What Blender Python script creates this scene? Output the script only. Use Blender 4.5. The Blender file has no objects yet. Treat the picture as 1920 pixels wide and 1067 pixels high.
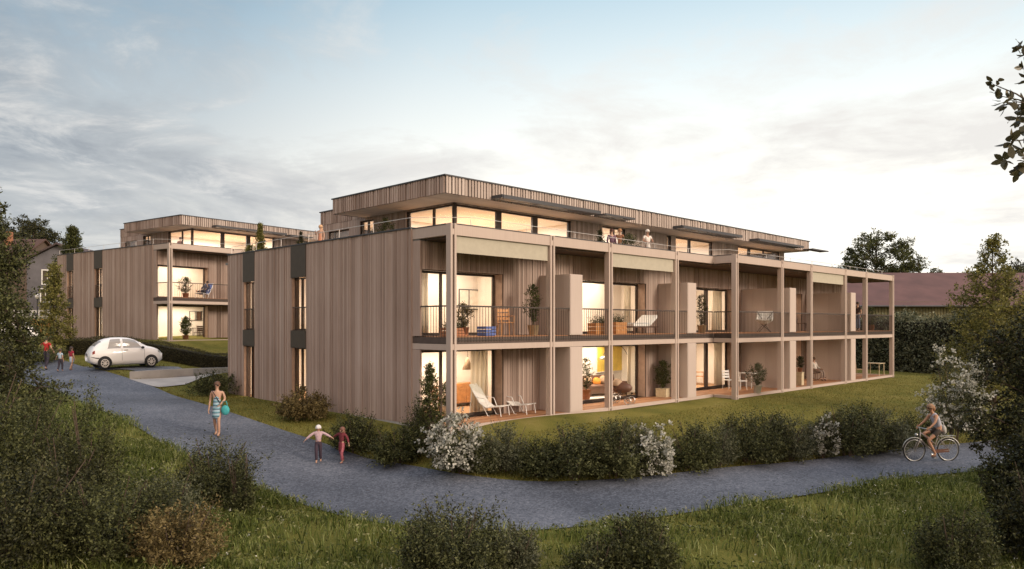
import bpy, math, random
import numpy as np
from mathutils import Vector, Matrix
R = math.radians
sc = bpy.context.scene
col = sc.collection

# ---------------------------------------------------------------- camera model
CX, CY, CZ = -14.42, -16.98, 3.08
FPX, HX, HY = 1410.0, 960.0, 609.0
S2 = math.sqrt(0.5)

def P(px, py, d):
    lat = (px - HX) / FPX * d
    return Vector((CX + S2 * d + S2 * lat, CY + S2 * d - S2 * lat, CZ - (py - HY) / FPX * d))

def Pz(px, py, z):
    return P(px, py, (CZ - z) * FPX / (py - HY))

def PX(x, y, z):
    rx, ry = x - CX, y - CY
    d = S2 * (rx + ry); lat = S2 * (rx - ry)
    return (HX + FPX * lat / d, HY - (z - CZ) * FPX / d, d)

# ---------------------------------------------------------------- mesh helpers
class MB:
    def __init__(s):
        s.v = []; s.f = []; s.m = []
    def face(s, pts, mi=0):
        b = len(s.v); s.v.extend(tuple(p) for p in pts); s.f.append(tuple(range(b, b + len(pts)))); s.m.append(mi)
    def box(s, x0, x1, y0, y1, z0, z1, mi=0):
        b = len(s.v)
        s.v += [(x0,y0,z0),(x1,y0,z0),(x1,y1,z0),(x0,y1,z0),(x0,y0,z1),(x1,y0,z1),(x1,y1,z1),(x0,y1,z1)]
        for q in ((0,3,2,1),(4,5,6,7),(0,1,5,4),(1,2,6,5),(2,3,7,6),(3,0,4,7)):
            s.f.append(tuple(b + i for i in q)); s.m.append(mi)
        return s
    def obox(s, c, ex, ey, ez, mi=0):
        c = Vector(c); ex = Vector(ex); ey = Vector(ey); ez = Vector(ez); b = len(s.v)
        for k in (-1, 1):
            for (i, j) in ((-1,-1),(1,-1),(1,1),(-1,1)):
                s.v.append(tuple(c + ex*i + ey*j + ez*k))
        for q in ((0,3,2,1),(4,5,6,7),(0,1,5,4),(1,2,6,5),(2,3,7,6),(3,0,4,7)):
            s.f.append(tuple(b + i for i in q)); s.m.append(mi)
        return s
    def tube(s, pts, r, n=6, mi=0, caps=True):
        pts = [Vector(p) for p in pts]
        if not isinstance(r, (list, tuple)): r = [r] * len(pts)
        b = len(s.v); prev = None
        for i, p in enumerate(pts):
            t = (pts[min(i+1, len(pts)-1)] - pts[max(i-1, 0)]).normalized()
            if prev is None:
                a = t.orthogonal().normalized()
            else:
                a = (prev - t * prev.dot(t))
                a = a.normalized() if a.length > 1e-6 else t.orthogonal().normalized()
            prev = a; c = t.cross(a)
            for k in range(n):
                th = 2 * math.pi * k / n
                s.v.append(tuple(p + (a * math.cos(th) + c * math.sin(th)) * r[i]))
        for i in range(len(pts) - 1):
            for k in range(n):
                k2 = (k + 1) % n
                s.f.append((b+i*n+k, b+i*n+k2, b+(i+1)*n+k2, b+(i+1)*n+k)); s.m.append(mi)
        if caps:
            s.f.append(tuple(b + k for k in range(n))[::-1]); s.m.append(mi)
            e = b + (len(pts)-1)*n
            s.f.append(tuple(e + k for k in range(n))); s.m.append(mi)
        return s
    def ring(s, c, axis, Rr, r, n=28, k=6, mi=0):
        axis = Vector(axis).normalized(); a = axis.orthogonal().normalized(); d = axis.cross(a); c = Vector(c); b = len(s.v)
        for i in range(n):
            th = 2*math.pi*i/n; rad = a*math.cos(th) + d*math.sin(th)
            for j in range(k):
                ph = 2*math.pi*j/k
                s.v.append(tuple(c + rad*(Rr + r*math.cos(ph)) + axis*(r*math.sin(ph))))
        for i in range(n):
            for j in range(k):
                s.f.append((b+i*k+j, b+((i+1)%n)*k+j, b+((i+1)%n)*k+(j+1)%k, b+i*k+(j+1)%k)); s.m.append(mi)
        return s
    def lathe(s, prof, c=(0,0,0), n=16, mi=0):
        b = len(s.v)
        for (r, z) in prof:
            for k in range(n):
                th = 2*math.pi*k/n; s.v.append((c[0]+r*math.cos(th), c[1]+r*math.sin(th), c[2]+z))
        for i in range(len(prof)-1):
            for k in range(n):
                k2 = (k+1) % n
                s.f.append((b+i*n+k, b+i*n+k2, b+(i+1)*n+k2, b+(i+1)*n+k)); s.m.append(mi)
        s.f.append(tuple(b+k for k in range(n))[::-1]); s.m.append(mi)
        e = b+(len(prof)-1)*n; s.f.append(tuple(e+k for k in range(n))); s.m.append(mi)
        return s
    def ell(s, c, rx, ry, rz, n=10, m=7, mi=0, zlo=-1.0, rot=None):
        prof = []; c = Vector(c); b = len(s.v)
        a0 = math.asin(zlo)
        for i in range(m + 1):
            t = a0 + (math.pi/2 - a0) * i / m
            prof.append((max(math.cos(t), 0.02), math.sin(t)))
        for (r, z) in prof:
            for k in range(n):
                th = 2*math.pi*k/n; q = Vector((rx*r*math.cos(th), ry*r*math.sin(th), rz*z))
                if rot: q = rot @ q
                s.v.append(tuple(c + q))
        for i in range(m):
            for k in range(n):
                k2 = (k+1) % n
                s.f.append((b+i*n+k, b+i*n+k2, b+(i+1)*n+k2, b+(i+1)*n+k)); s.m.append(mi)
        s.f.append(tuple(b+k for k in range(n))[::-1]); s.m.append(mi)
        e = b+m*n; s.f.append(tuple(e+k for k in range(n))); s.m.append(mi)
        return s
    def add_mesh(s, vs, fs, mi=0):
        b = len(s.v); s.v.extend(vs)
        for f in fs: s.f.append(tuple(b+i for i in f)); s.m.append(mi)
    def build(s, name, mats, parent=None, smooth=False, loc=None, rz=0.0):
        me = bpy.data.meshes.new(name); me.from_pydata(s.v, [], s.f)
        if not isinstance(mats, (list, tuple)): mats = [mats]
        for m in mats: me.materials.append(m)
        if len(mats) > 1: me.polygons.foreach_set('material_index', s.m)
        if smooth: me.polygons.foreach_set('use_smooth', [True]*len(s.f))
        me.update()
        o = bpy.data.objects.new(name, me); col.objects.link(o)
        if parent: o.parent = parent
        if loc is not None: o.location = loc
        o.rotation_euler.z = rz
        return o

def mesh_np(name, V, Q, mats, mi=None, smooth=False):
    """numpy verts (N,3) and quads (M,4) -> mesh"""
    me = bpy.data.meshes.new(name); n, m = len(V), len(Q); k = Q.shape[1]
    me.vertices.add(n); me.vertices.foreach_set('co', V.astype(np.float32).ravel())
    me.loops.add(m*k); me.loops.foreach_set('vertex_index', Q.astype(np.int32).ravel())
    me.polygons.add(m); me.polygons.foreach_set('loop_start', np.arange(0, m*k, k, dtype=np.int32))
    for mt in (mats if isinstance(mats, (list, tuple)) else [mats]): me.materials.append(mt)
    if mi is not None: me.polygons.foreach_set('material_index', mi.astype(np.int32))
    if smooth: me.polygons.foreach_set('use_smooth', [True]*m)
    me.update(calc_edges=True)
    return me

def link(name, me, parent=None, loc=(0,0,0), rz=0.0, scale=None):
    o = bpy.data.objects.new(name, me); col.objects.link(o); o.location = loc; o.rotation_euler.z = rz
    if scale: o.scale = scale
    if parent: o.parent = parent
    return o

def tag(o, label=None, cat=None, group=None, kind=None):
    if label: o['label'] = label
    if cat: o['category'] = cat
    if group: o['group'] = group
    if kind: o['kind'] = kind
    return o

def empty(name, loc=(0,0,0), rz=0.0, label=None, cat=None, group=None):
    o = bpy.data.objects.new(name, None); col.objects.link(o); o.location = loc; o.rotation_euler.z = rz
    o.empty_display_size = 0.2
    return tag(o, label, cat, group)

def copy_tree(o, parent=None):
    c = o.copy(); col.objects.link(c)
    if parent: c.parent = parent
    for ch in list(o.children): copy_tree(ch, c)
    return c

# ---------------------------------------------------------------- materials
def new_mat(name):
    m = bpy.data.materials.new(name); m.use_nodes = True; nt = m.node_tree
    return m, nt, nt.nodes['Principled BSDF'], nt.nodes['Material Output']

def N(nt, typ, **kw):
    n = nt.nodes.new(typ)
    for k, v in kw.items():
        if k.startswith('i_'):
            key = k[2:]; n.inputs[int(key) if key.isdigit() else key].default_value = v
        else: setattr(n, k, v)
    return n

def ramp(nt, fac, stops, interp='LINEAR'):
    r = nt.nodes.new('ShaderNodeValToRGB'); r.color_ramp.interpolation = interp
    el = r.color_ramp.elements
    while len(el) < len(stops): el.new(0.5)
    for e, (p, c) in zip(el, stops):
        e.position = p; e.color = (*c, 1.0) if len(c) == 3 else c
    nt.links.new(fac, r.inputs[0]); return r.outputs[0]

def mat(name, c, rough=0.6, metal=0.0, var=0.12, scale=6.0, bump=0.0, spec=0.4):
    m, nt, b, o = new_mat(name)
    b.inputs['Roughness'].default_value = rough; b.inputs['Metallic'].default_value = metal
    b.inputs['Specular IOR Level'].default_value = spec
    tc = N(nt, 'ShaderNodeTexCoord'); nz = N(nt, 'ShaderNodeTexNoise', i_Scale=scale, i_Detail=5.0)
    nt.links.new(tc.outputs['Object'], nz.inputs['Vector'])
    lo = tuple(x*(1-var) for x in c); hi = tuple(min(1, x*(1+var)) for x in c)
    nt.links.new(ramp(nt, nz.outputs[0], [(0.3, lo), (0.7, hi)]), b.inputs['Base Color'])
    if bump:
        bp = N(nt, 'ShaderNodeBump', i_Strength=bump, i_Distance=0.01); nt.links.new(nz.outputs[0], bp.inputs['Height']); nt.links.new(bp.outputs[0], b.inputs['Normal'])
    return m

def wood_mat(name, stops, rough=0.75, vertical=True, grain=0.5):
    """boards: each loose board its own tone, long grain along z (or x)"""
    m, nt, b, o = new_mat(name); b.inputs['Roughness'].default_value = rough; b.inputs['Specular IOR Level'].default_value = 0.25
    geo = N(nt, 'ShaderNodeNewGeometry'); tc = N(nt, 'ShaderNodeTexCoord')
    mp = N(nt, 'ShaderNodeMapping'); mp.inputs['Scale'].default_value = (30, 30, 1.3) if vertical else (1.3, 30, 30)
    nt.links.new(tc.outputs['Object'], mp.inputs['Vector'])
    nz = N(nt, 'ShaderNodeTexNoise', i_Scale=1.0, i_Detail=6.0, i_Roughness=0.6); nt.links.new(mp.outputs[0], nz.inputs['Vector'])
    nl = N(nt, 'ShaderNodeTexNoise', i_Scale=0.35, i_Detail=3.0); nt.links.new(tc.outputs['Object'], nl.inputs['Vector'])
    a = N(nt, 'ShaderNodeMath', operation='MULTIPLY_ADD'); a.inputs[1].default_value = grain; nt.links.new(nz.outputs[0], a.inputs[0])
    a2 = N(nt, 'ShaderNodeMath', operation='MULTIPLY_ADD'); a2.inputs[1].default_value = 0.48; a2.inputs[2].default_value = -0.5*grain + 0.08
    nt.links.new(geo.outputs['Random Per Island'], a2.inputs[0]); nt.links.new(a2.outputs[0], a.inputs[2])
    a3 = N(nt, 'ShaderNodeMath', operation='MULTIPLY_ADD'); a3.inputs[1].default_value = 0.5; nt.links.new(nl.outputs[0], a3.inputs[0]); nt.links.new(a.outputs[0], a3.inputs[2])
    nt.links.new(ramp(nt, a3.outputs[0], stops), b.inputs['Base Color'])
    bp = N(nt, 'ShaderNodeBump', i_Strength=0.25, i_Distance=0.004); nt.links.new(nz.outputs[0], bp.inputs['Height']); nt.links.new(bp.outputs[0], b.inputs['Normal'])
    return m

def leaf_mat(name, stops, transl=0.3, rough=0.5, spec=0.2):
    m, nt, b, o = new_mat(name); b.inputs['Roughness'].default_value = rough; b.inputs['Specular IOR Level'].default_value = spec
    geo = N(nt, 'ShaderNodeNewGeometry'); tc = N(nt, 'ShaderNodeTexCoord')
    nz = N(nt, 'ShaderNodeTexNoise', i_Scale=1.6, i_Detail=2.0); nt.links.new(tc.outputs['Object'], nz.inputs['Vector'])
    a = N(nt, 'ShaderNodeMath', operation='MULTIPLY_ADD'); a.inputs[1].default_value = 0.9; a.inputs[2].default_value = -0.42; nt.links.new(nz.outputs[0], a.inputs[0])
    a2 = N(nt, 'ShaderNodeMath', operation='ADD'); nt.links.new(a.outputs[0], a2.inputs[0]); nt.links.new(geo.outputs['Random Per Island'], a2.inputs[1])
    c = ramp(nt, a2.outputs[0], stops); nt.links.new(c, b.inputs['Base Color'])
    tr = N(nt, 'ShaderNodeBsdfTranslucent'); nt.links.new(c, tr.inputs['Color'])
    mx = N(nt, 'ShaderNodeMixShader'); mx.inputs[0].default_value = transl
    nt.links.new(b.outputs[0], mx.inputs[1]); nt.links.new(tr.outputs[0], mx.inputs[2]); nt.links.new(mx.outputs[0], o.inputs[0])
    return m

def glass_mat(name, tint=(0.97, 0.97, 0.95), refl=0.9):
    m, nt, b, o = new_mat(name)
    tr = N(nt, 'ShaderNodeBsdfTransparent'); tr.inputs[0].default_value = (*tint, 1)
    gl = N(nt, 'ShaderNodeBsdfGlossy', i_Roughness=0.01); gl.inputs[0].default_value = (refl, refl, refl, 1)
    fr = N(nt, 'ShaderNodeFresnel', i_IOR=1.42); geo = N(nt, 'ShaderNodeNewGeometry')
    io = N(nt, 'ShaderNodeMix', data_type='FLOAT'); io.inputs[2].default_value = 1.42; io.inputs[3].default_value = 1/1.42
    nt.links.new(geo.outputs['Backfacing'], io.inputs[0]); nt.links.new(io.outputs[0], fr.inputs['IOR'])
    mx = N(nt, 'ShaderNodeMixShader'); nt.links.new(fr.outputs[0], mx.inputs[0]); nt.links.new(tr.outputs[0], mx.inputs[1]); nt.links.new(gl.outputs[0], mx.inputs[2])
    nt.links.new(mx.outputs[0], o.inputs[0]); return m

def emit_mat(name, c, s):
    m, nt, b, o = new_mat(name); b.inputs['Base Color'].default_value = (*c, 1); b.inputs['Emission Color'].default_value = (*c, 1); b.inputs['Emission Strength'].default_value = s
    return m

M = {}
M['clad'] = wood_mat('weathered_cladding', [(0.1,(0.20,0.140,0.112)),(0.5,(0.335,0.248,0.206)),(0.75,(0.41,0.315,0.268)),(1.0,(0.49,0.392,0.342))])
M['clad_lit'] = wood_mat('lit_side_cladding', [(0.1,(0.24,0.19,0.16)),(0.5,(0.38,0.31,0.27)),(1.0,(0.54,0.46,0.41))])  # paler copy of the cladding; brighter light on attic and fascia front is painted in
M['clad_back'] = mat('cladding_backing', (0.06,0.045,0.038), 0.9)  # coloured near black to stand for shadow in the gaps between boards
M['frame_wood'] = wood_mat('taupe_timber', [(0.1,(0.29,0.225,0.19)),(0.5,(0.42,0.338,0.29)),(1.0,(0.53,0.44,0.385))], 0.65, True, 0.45)
M['cabinet'] = wood_mat('smooth_beige_panel', [(0.1,(0.33,0.265,0.23)),(0.5,(0.45,0.372,0.328)),(1.0,(0.55,0.465,0.415))], 0.65, True, 0.4)
M['groove'] = mat('shadow_groove', (0.10,0.075,0.06), 0.9)
M['soffit'] = wood_mat('soffit_boards', [(0.1,(0.40,0.33,0.28)),(1.0,(0.54,0.46,0.40))], vertical=False)
M['bronze'] = mat('bronze_window_frame', (0.055,0.036,0.027), 0.45, var=0.1)
M['jamb'] = mat('warm_jamb', (0.36,0.25,0.19), 0.7)
M['panel'] = mat('dark_olive_panel', (0.060,0.046,0.032), 0.55, var=0.1)
M['rail'] = mat('dark_railing_metal', (0.06,0.047,0.04), 0.45, metal=0.2)
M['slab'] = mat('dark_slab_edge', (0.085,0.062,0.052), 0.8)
M['conc'] = mat('pale_concrete', (0.36,0.34,0.32), 0.9, var=0.15, scale=1.5, bump=0.1)
M['deck'] = wood_mat('terrace_decking', [(0.1,(0.20,0.09,0.045)),(0.6,(0.34,0.17,0.085)),(1.0,(0.44,0.25,0.14))], vertical=False)
M['plaster'] = mat('room_plaster', (0.82,0.78,0.72), 0.9, var=0.03, scale=1)
M['floor'] = wood_mat('room_parquet', [(0.1,(0.30,0.17,0.09)),(1.0,(0.46,0.29,0.17))], vertical=False)
M['blind'] = mat('pale_screen_fabric', (0.40,0.365,0.29), 0.85, var=0.05)
M['coping'] = mat('dark_coping', (0.05,0.05,0.055), 0.5)
M['roof'] = mat('flat_roof_gravel', (0.22,0.21,0.20), 0.95, var=0.3, scale=20)
M['glass'] = glass_mat('window_glass')
M['white'] = mat('white_paint', (0.75,0.74,0.72), 0.5, var=0.04)
M['white_fabric'] = mat('white_canvas', (0.72,0.70,0.66), 0.9, var=0.06)
M['oak'] = mat('orange_oak', (0.50,0.24,0.09), 0.5, var=0.2, scale=8)
M['teak'] = mat('reddish_teak', (0.36,0.15,0.07), 0.6, var=0.2, scale=8)
M['darkwood'] = mat('dark_walnut', (0.10,0.05,0.032), 0.5, var=0.2)
M['brownleather'] = mat('brown_leather', (0.12,0.06,0.04), 0.5)
M['orange'] = mat('orange_cloth', (0.72,0.26,0.04), 0.85)
M['tan'] = mat('tan_cloth', (0.42,0.30,0.20), 0.9)
M['blue'] = mat('blue_cloth', (0.10,0.15,0.38), 0.8)
M['palecloth'] = mat('pale_blue_cloth', (0.55,0.60,0.64), 0.9)
M['steel'] = mat('brushed_steel', (0.45,0.44,0.42), 0.35, metal=0.8)
M['whitemetal'] = mat('white_rail_metal', (0.62,0.58,0.54), 0.4, metal=0.2)
M['black'] = mat('black_rubber', (0.015,0.015,0.016), 0.7)
M['pot'] = mat('terracotta_pot', (0.30,0.13,0.07), 0.8)
M['potwhite'] = mat('white_glazed_pot', (0.62,0.60,0.56), 0.4)
M['potcream'] = mat('cream_planter', (0.52,0.43,0.28), 0.7)
M['soil'] = mat('dark_soil', (0.03,0.02,0.014), 1.0)
M['bark'] = mat('grey_brown_bark', (0.085,0.06,0.045), 0.95, var=0.4, scale=9, bump=0.4)
M['yellowart'] = mat('yellow_canvas', (0.75,0.55,0.10), 0.8, var=0.35, scale=1.3)
M['paper'] = mat('white_paper', (0.78,0.74,0.66), 0.9)
M['curtain'] = leaf_mat('sheer_curtain', [(0.0,(0.70,0.64,0.54)),(1.0,(0.80,0.75,0.66))], transl=0.5)
M['lampshade'] = emit_mat('glowing_lampshade', (1.0,0.72,0.42), 2.0)

G1 = [(0.0,(0.008,0.008,0.004)),(0.5,(0.032,0.034,0.013)),(1.0,(0.09,0.092,0.036))]
M['leaf_dark'] = leaf_mat('dark_foliage', G1, 0.2)
M['leaf_brown'] = leaf_mat('brownish_foliage', [(0.0,(0.014,0.015,0.006)),(0.5,(0.054,0.060,0.022)),(1.0,(0.14,0.148,0.056))], 0.25)
M['leaf_shrub'] = leaf_mat('shrub_foliage', [(0.0,(0.013,0.014,0.006)),(0.5,(0.056,0.062,0.024)),(1.0,(0.155,0.162,0.068))], 0.25)
M['leaf_sage'] = leaf_mat('sage_foliage', [(0.0,(0.03,0.034,0.017)),(0.5,(0.085,0.09,0.048)),(1.0,(0.19,0.195,0.12))], 0.25)
M['leaf_green'] = leaf_mat('green_foliage', [(0.0,(0.018,0.022,0.007)),(0.5,(0.055,0.062,0.02)),(1.0,(0.13,0.14,0.045))], 0.3)
M['leaf_yellow'] = leaf_mat('yellow_green_foliage', [(0.0,(0.05,0.052,0.013)),(0.5,(0.155,0.15,0.042)),(1.0,(0.32,0.29,0.09))], 0.4)
M['leaf_olive'] = leaf_mat('olive_gold_foliage', [(0.0,(0.05,0.035,0.014)),(0.5,(0.14,0.105,0.042)),(1.0,(0.27,0.21,0.09))], 0.3)
M['leaf_big'] = leaf_mat('glossy_branch_leaf', [(0.0,(0.035,0.032,0.015)),(0.5,(0.085,0.075,0.038)),(1.0,(0.16,0.14,0.085))], 0.25, 0.4, 0.4)
M['laurel'] = leaf_mat('laurel_foliage', [(0.0,(0.03,0.035,0.018)),(0.5,(0.10,0.108,0.060)),(1.0,(0.24,0.25,0.16))], 0.25)
M['hedge'] = leaf_mat('hedge_foliage', [(0.0,(0.016,0.016,0.007)),(0.5,(0.045,0.042,0.018)),(1.0,(0.095,0.085,0.036))], 0.2)
M['petal'] = leaf_mat('white_petals', [(0.0,(0.32,0.32,0.26)),(1.0,(0.62,0.61,0.55))], 0.3, 0.7)
M['grass'] = leaf_mat('meadow_grass', [(0.0,(0.030,0.042,0.009)),(0.45,(0.105,0.138,0.031)),(0.85,(0.215,0.25,0.066)),(1.0,(0.37,0.38,0.16))], 0.4)
M['herb'] = leaf_mat('meadow_herb_leaves', [(0.0,(0.026,0.034,0.008)),(0.5,(0.085,0.10,0.026)),(0.9,(0.19,0.20,0.065)),(1.0,(0.33,0.32,0.16))], 0.35)
M['lawnblade'] = leaf_mat('lawn_grass', [(0.0,(0.07,0.070,0.015)),(0.5,(0.15,0.138,0.032)),(1.0,(0.25,0.21,0.06))], 0.3)

# ---------------------------------------------------------------- terrain (thin plate spline through surveyed heights)
CP = []
def cpz(px, py, z): p = Pz(px, py, z); CP.append((p.x, p.y, z))
for a in [(600,867,-.85),(985,990,-1.0),(985,905,-.95),(1400,925,-.97),(1480,868,-.92),(1740,866,-.92),(1850,850,-.9),(407,818,-.3),(500,860,-.62),
          (232,688,.95),(87,694,.66),(300,760,.15),(150,1000,-.75),(500,1040,-1.0),(1840,1000,-1.15),(1400,1060,-1.15),(300,668,1.28),(420,690,.62),(20,720,.3),
          (720,866,-.92),(2100,840,-.85)]: cpz(*a)
CP += [(-.4,2,-.1),(-.4,8,-.03),(-.4,15,.1),(0,-.4,-.13),(8,-.4,-.13),(16,-1.6,-.13),(25,-1.6,-.12),(34.6,-1.6,-.12),(36,8,-.05),(2,18,.5),(20,18,.3),
       (CX,CY,-1.35),(CX-8,CY+2,-1.2),(CX+4,CY-8,-1.35),(60,-10,-.4),(60,20,0),(60,-60,-1),(-50,-40,-1),(0,-70,-1.3),(90,90,1.5),(130,30,.2)]
B2O = P(317, 609, 46.6); B2R = R(9.5)
for (lx, ly) in ((-.5,-.5),(-.5,8),(-.5,15),(10,-.5),(30,-.5),(30,16),(10,17)):
    CP.append((B2O.x + lx*math.cos(B2R) - ly*math.sin(B2R), B2O.y + lx*math.sin(B2R) + ly*math.cos(B2R), 2.0))
for (px, d, z) in ((60,60,1.7),(-100,60,1.6),(40,110,2.5),(-400,100,2.2)):
    p = P(px, 609, d); CP.append((p.x, p.y, z))
CPa = np.array(CP); _n = len(CPa)
def _U(r2): return np.where(r2 > 1e-9, r2*np.log(np.maximum(r2, 1e-9)), 0.0)
_K = _U(((CPa[:,None,:2]-CPa[None,:,:2])**2).sum(-1)) + np.eye(_n)*6.0
_L = np.zeros((_n+3,_n+3)); _L[:_n,:_n] = _K; _L[:_n,_n] = 1; _L[:_n,_n+1:] = CPa[:,:2]; _L[_n,:_n] = 1; _L[_n+1:,:_n] = CPa[:,:2].T
_W = np.linalg.solve(_L, np.concatenate([CPa[:,2], np.zeros(3)]))
def TZ(x, y):
    x = np.asarray(x, float); y = np.asarray(y, float); sh = x.shape; q = np.stack([x.ravel(), y.ravel()], 1)
    out = np.empty(len(q))
    for i in range(0, len(q), 20000):
        s = q[i:i+20000]
        out[i:i+20000] = _U(((s[:,None,:]-CPa[None,:,:2])**2).sum(-1)) @ _W[:_n] + _W[_n] + s @ _W[_n+1:]
    return np.clip(out, -1.6, 3.2).reshape(sh)
def tz(x, y): return float(TZ(np.array([x]), np.array([y]))[0])
def G(px, py):
    z = -.5
    for _ in range(25):
        p = Pz(px, py, min(z, CZ-.4)); z = .5*z + .5*tz(p.x, p.y)
    p.z = tz(p.x, p.y); return p
def GD(px, d):
    """point of the ground straight below image column px at distance d"""
    p = P(px, HY, d); p.z = tz(p.x, p.y); return p
# ---------------------------------------------------------------- apartment building
rnd = random.Random(5)

def boards_layout(u0, u1, widths, seed):
    r = random.Random(seed); out = []; u = u0
    while u < u1 - 0.02:
        w = r.choice(widths); out.append((u, min(u + w, u1), r.uniform(0.0, 0.012), r.random() < 0.2)); u += w
    return out

def zcuts(z0, z1, spans):
    cur = z0; out = []
    for a, b in sorted(spans):
        if a > cur: out.append((cur, a))
        cur = max(cur, b)
    if cur < z1: out.append((cur, z1))
    return out

def wall(name, axis, plane, out, u0, u1, z0, z1, holes, parent, m, back=0.22, widths=(0.07,0.085,0.10,0.12), gap=0.012, seed=1, dep=0.026):
    """boarded wall; axis 'x': runs along x at y=plane, 'y': runs along y at x=plane; out = sign of the outward normal"""
    mb = MB()
    def bx(a, b, p0, p1, za, zb, mi):
        lo, hi = min(p0, p1), max(p0, p1)
        if axis == 'x': mb.box(a, b, lo, hi, za, zb, mi)
        else: mb.box(lo, hi, a, b, za, zb, mi)
    br = sorted(set([u0, u1] + [h[0] for h in holes] + [h[1] for h in holes])); br = [b for b in br if u0 <= b <= u1]
    for a, b in zip(br, br[1:]):
        mid = (a+b)/2; sp = [(h[2], h[3]) for h in holes if h[0] < mid < h[1]]
        for za, zb in zcuts(z0, z1, sp): bx(a, b, plane, plane - out*back, za, zb, 1)
    for (a, b, dz, deep) in boards_layout(u0, u1, widths, seed):
        cuts = sorted(set([a, b] + [c for c in br if a < c < b]))
        for s, e in zip(cuts, cuts[1:]):
            if e - s < 0.015: continue
            mid = (s+e)/2; sp = [(h[2], h[3]) for h in holes if h[0] < mid < h[1]]
            th = dep*0.3 if deep else dep*0.75 + dz
            for za, zb in zcuts(z0, z1, sp): bx(s + gap/2, e - gap/2, plane + out*0.001, plane + out*(0.002+th), za + .003, zb - .003, 0)
    return mb.build(name, [m, M['clad_back']], parent)

def window(axis, plane, out, u0, u1, z0, z1, mull, parent, fw=0.07, name='window', transom=None, dep=0.09):
    fr = MB()
    def bx(mb, a, b, p0, p1, za, zb):
        lo, hi = min(p0, p1), max(p0, p1)
        if axis == 'x': mb.box(a, b, lo, hi, za, zb)
        else: mb.box(lo, hi, a, b, za, zb)
    p0, p1 = plane, plane - out*dep
    bx(fr, u0, u1, p0, p1, z0, z0+fw); bx(fr, u0, u1, p0, p1, z1-fw, z1)
    bx(fr, u0, u0+fw, p0, p1, z0+fw, z1-fw); bx(fr, u1-fw, u1, p0, p1, z0+fw, z1-fw)
    for m_, w in mull: bx(fr, m_-w/2, m_+w/2, p0 + out*0.003, p1, z0+fw, z1-fw)
    if transom: bx(fr, u0+fw, u1-fw, p0 + out*0.002, p1, transom-.03, transom+.03)
    o = fr.build(name, M['bronze'], parent)
    ed = [u0+fw] + sum([[m_-w/2, m_+w/2] for m_, w in mull], []) + [u1-fw]
    for a, b in zip(ed[::2], ed[1::2]):
        g = MB(); bx(g, a, b, plane - out*.035, plane - out*.055, z0+fw, z1-fw); g.build('pane', M['glass'], o)
    return o

def lamp(name, parent, x, y, z, sx, sy, power, c=(1.0, 0.79, 0.61)):
    L = bpy.data.lights.new(name, 'AREA'); L.shape = 'RECTANGLE'; L.size = sx; L.size_y = sy; L.energy = power; L.color = c
    o = bpy.data.objects.new(name, L); col.objects.link(o); o.location = (x, y, z); o.parent = parent; return o

def room(parent, x0, x1, y0, y1, z0, z1, power, openside='y0'):
    t = .08; mb = MB()
    mb.box(x0, x1, y0, y1, z0-.06, z0, 1)
    mb.box(x0, x1, y0, y1, z1, z1+.06)
    if openside != 'x0': mb.box(x0, x0+t, y0, y1, z0+.001, z1-.001)
    mb.box(x1-t, x1, y0, y1, z0+.001, z1-.001)
    if openside != 'y0': mb.box(x0+t+.001, x1-t-.001, y0, y0+t, z0+.001, z1-.001)
    mb.box(x0+t+.001, x1-t-.001, y1-t, y1, z0+.001, z1-.001)
    o = mb.build('room', [M['plaster'], M['floor']], parent)
    lamp('ceiling_light', parent, (x0+x1)/2, (y0+y1)/2, z1-.05, (x1-x0)*.6, (y1-y0)*.5, power)
    return o

PA = [0.0, 4.39, 7.59, 12.01]; PB = [15.0, 19.3, 22.5, 26.85, 29.85, 34.17]; YB = -1.06
PW, PD = .23, .21
BOXX = [(5.42, 0.0), (12.93, 0.0), (20.19, YB), (27.66, YB)]
WINX = [(0.1, 3.62), (6.12, 12.05), (13.63, 19.60), (20.9, 27.25), (28.4, 32.4)]
WY, WR = 1.50, 0.40
ZT = 6.1
GAB = 14.9

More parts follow.
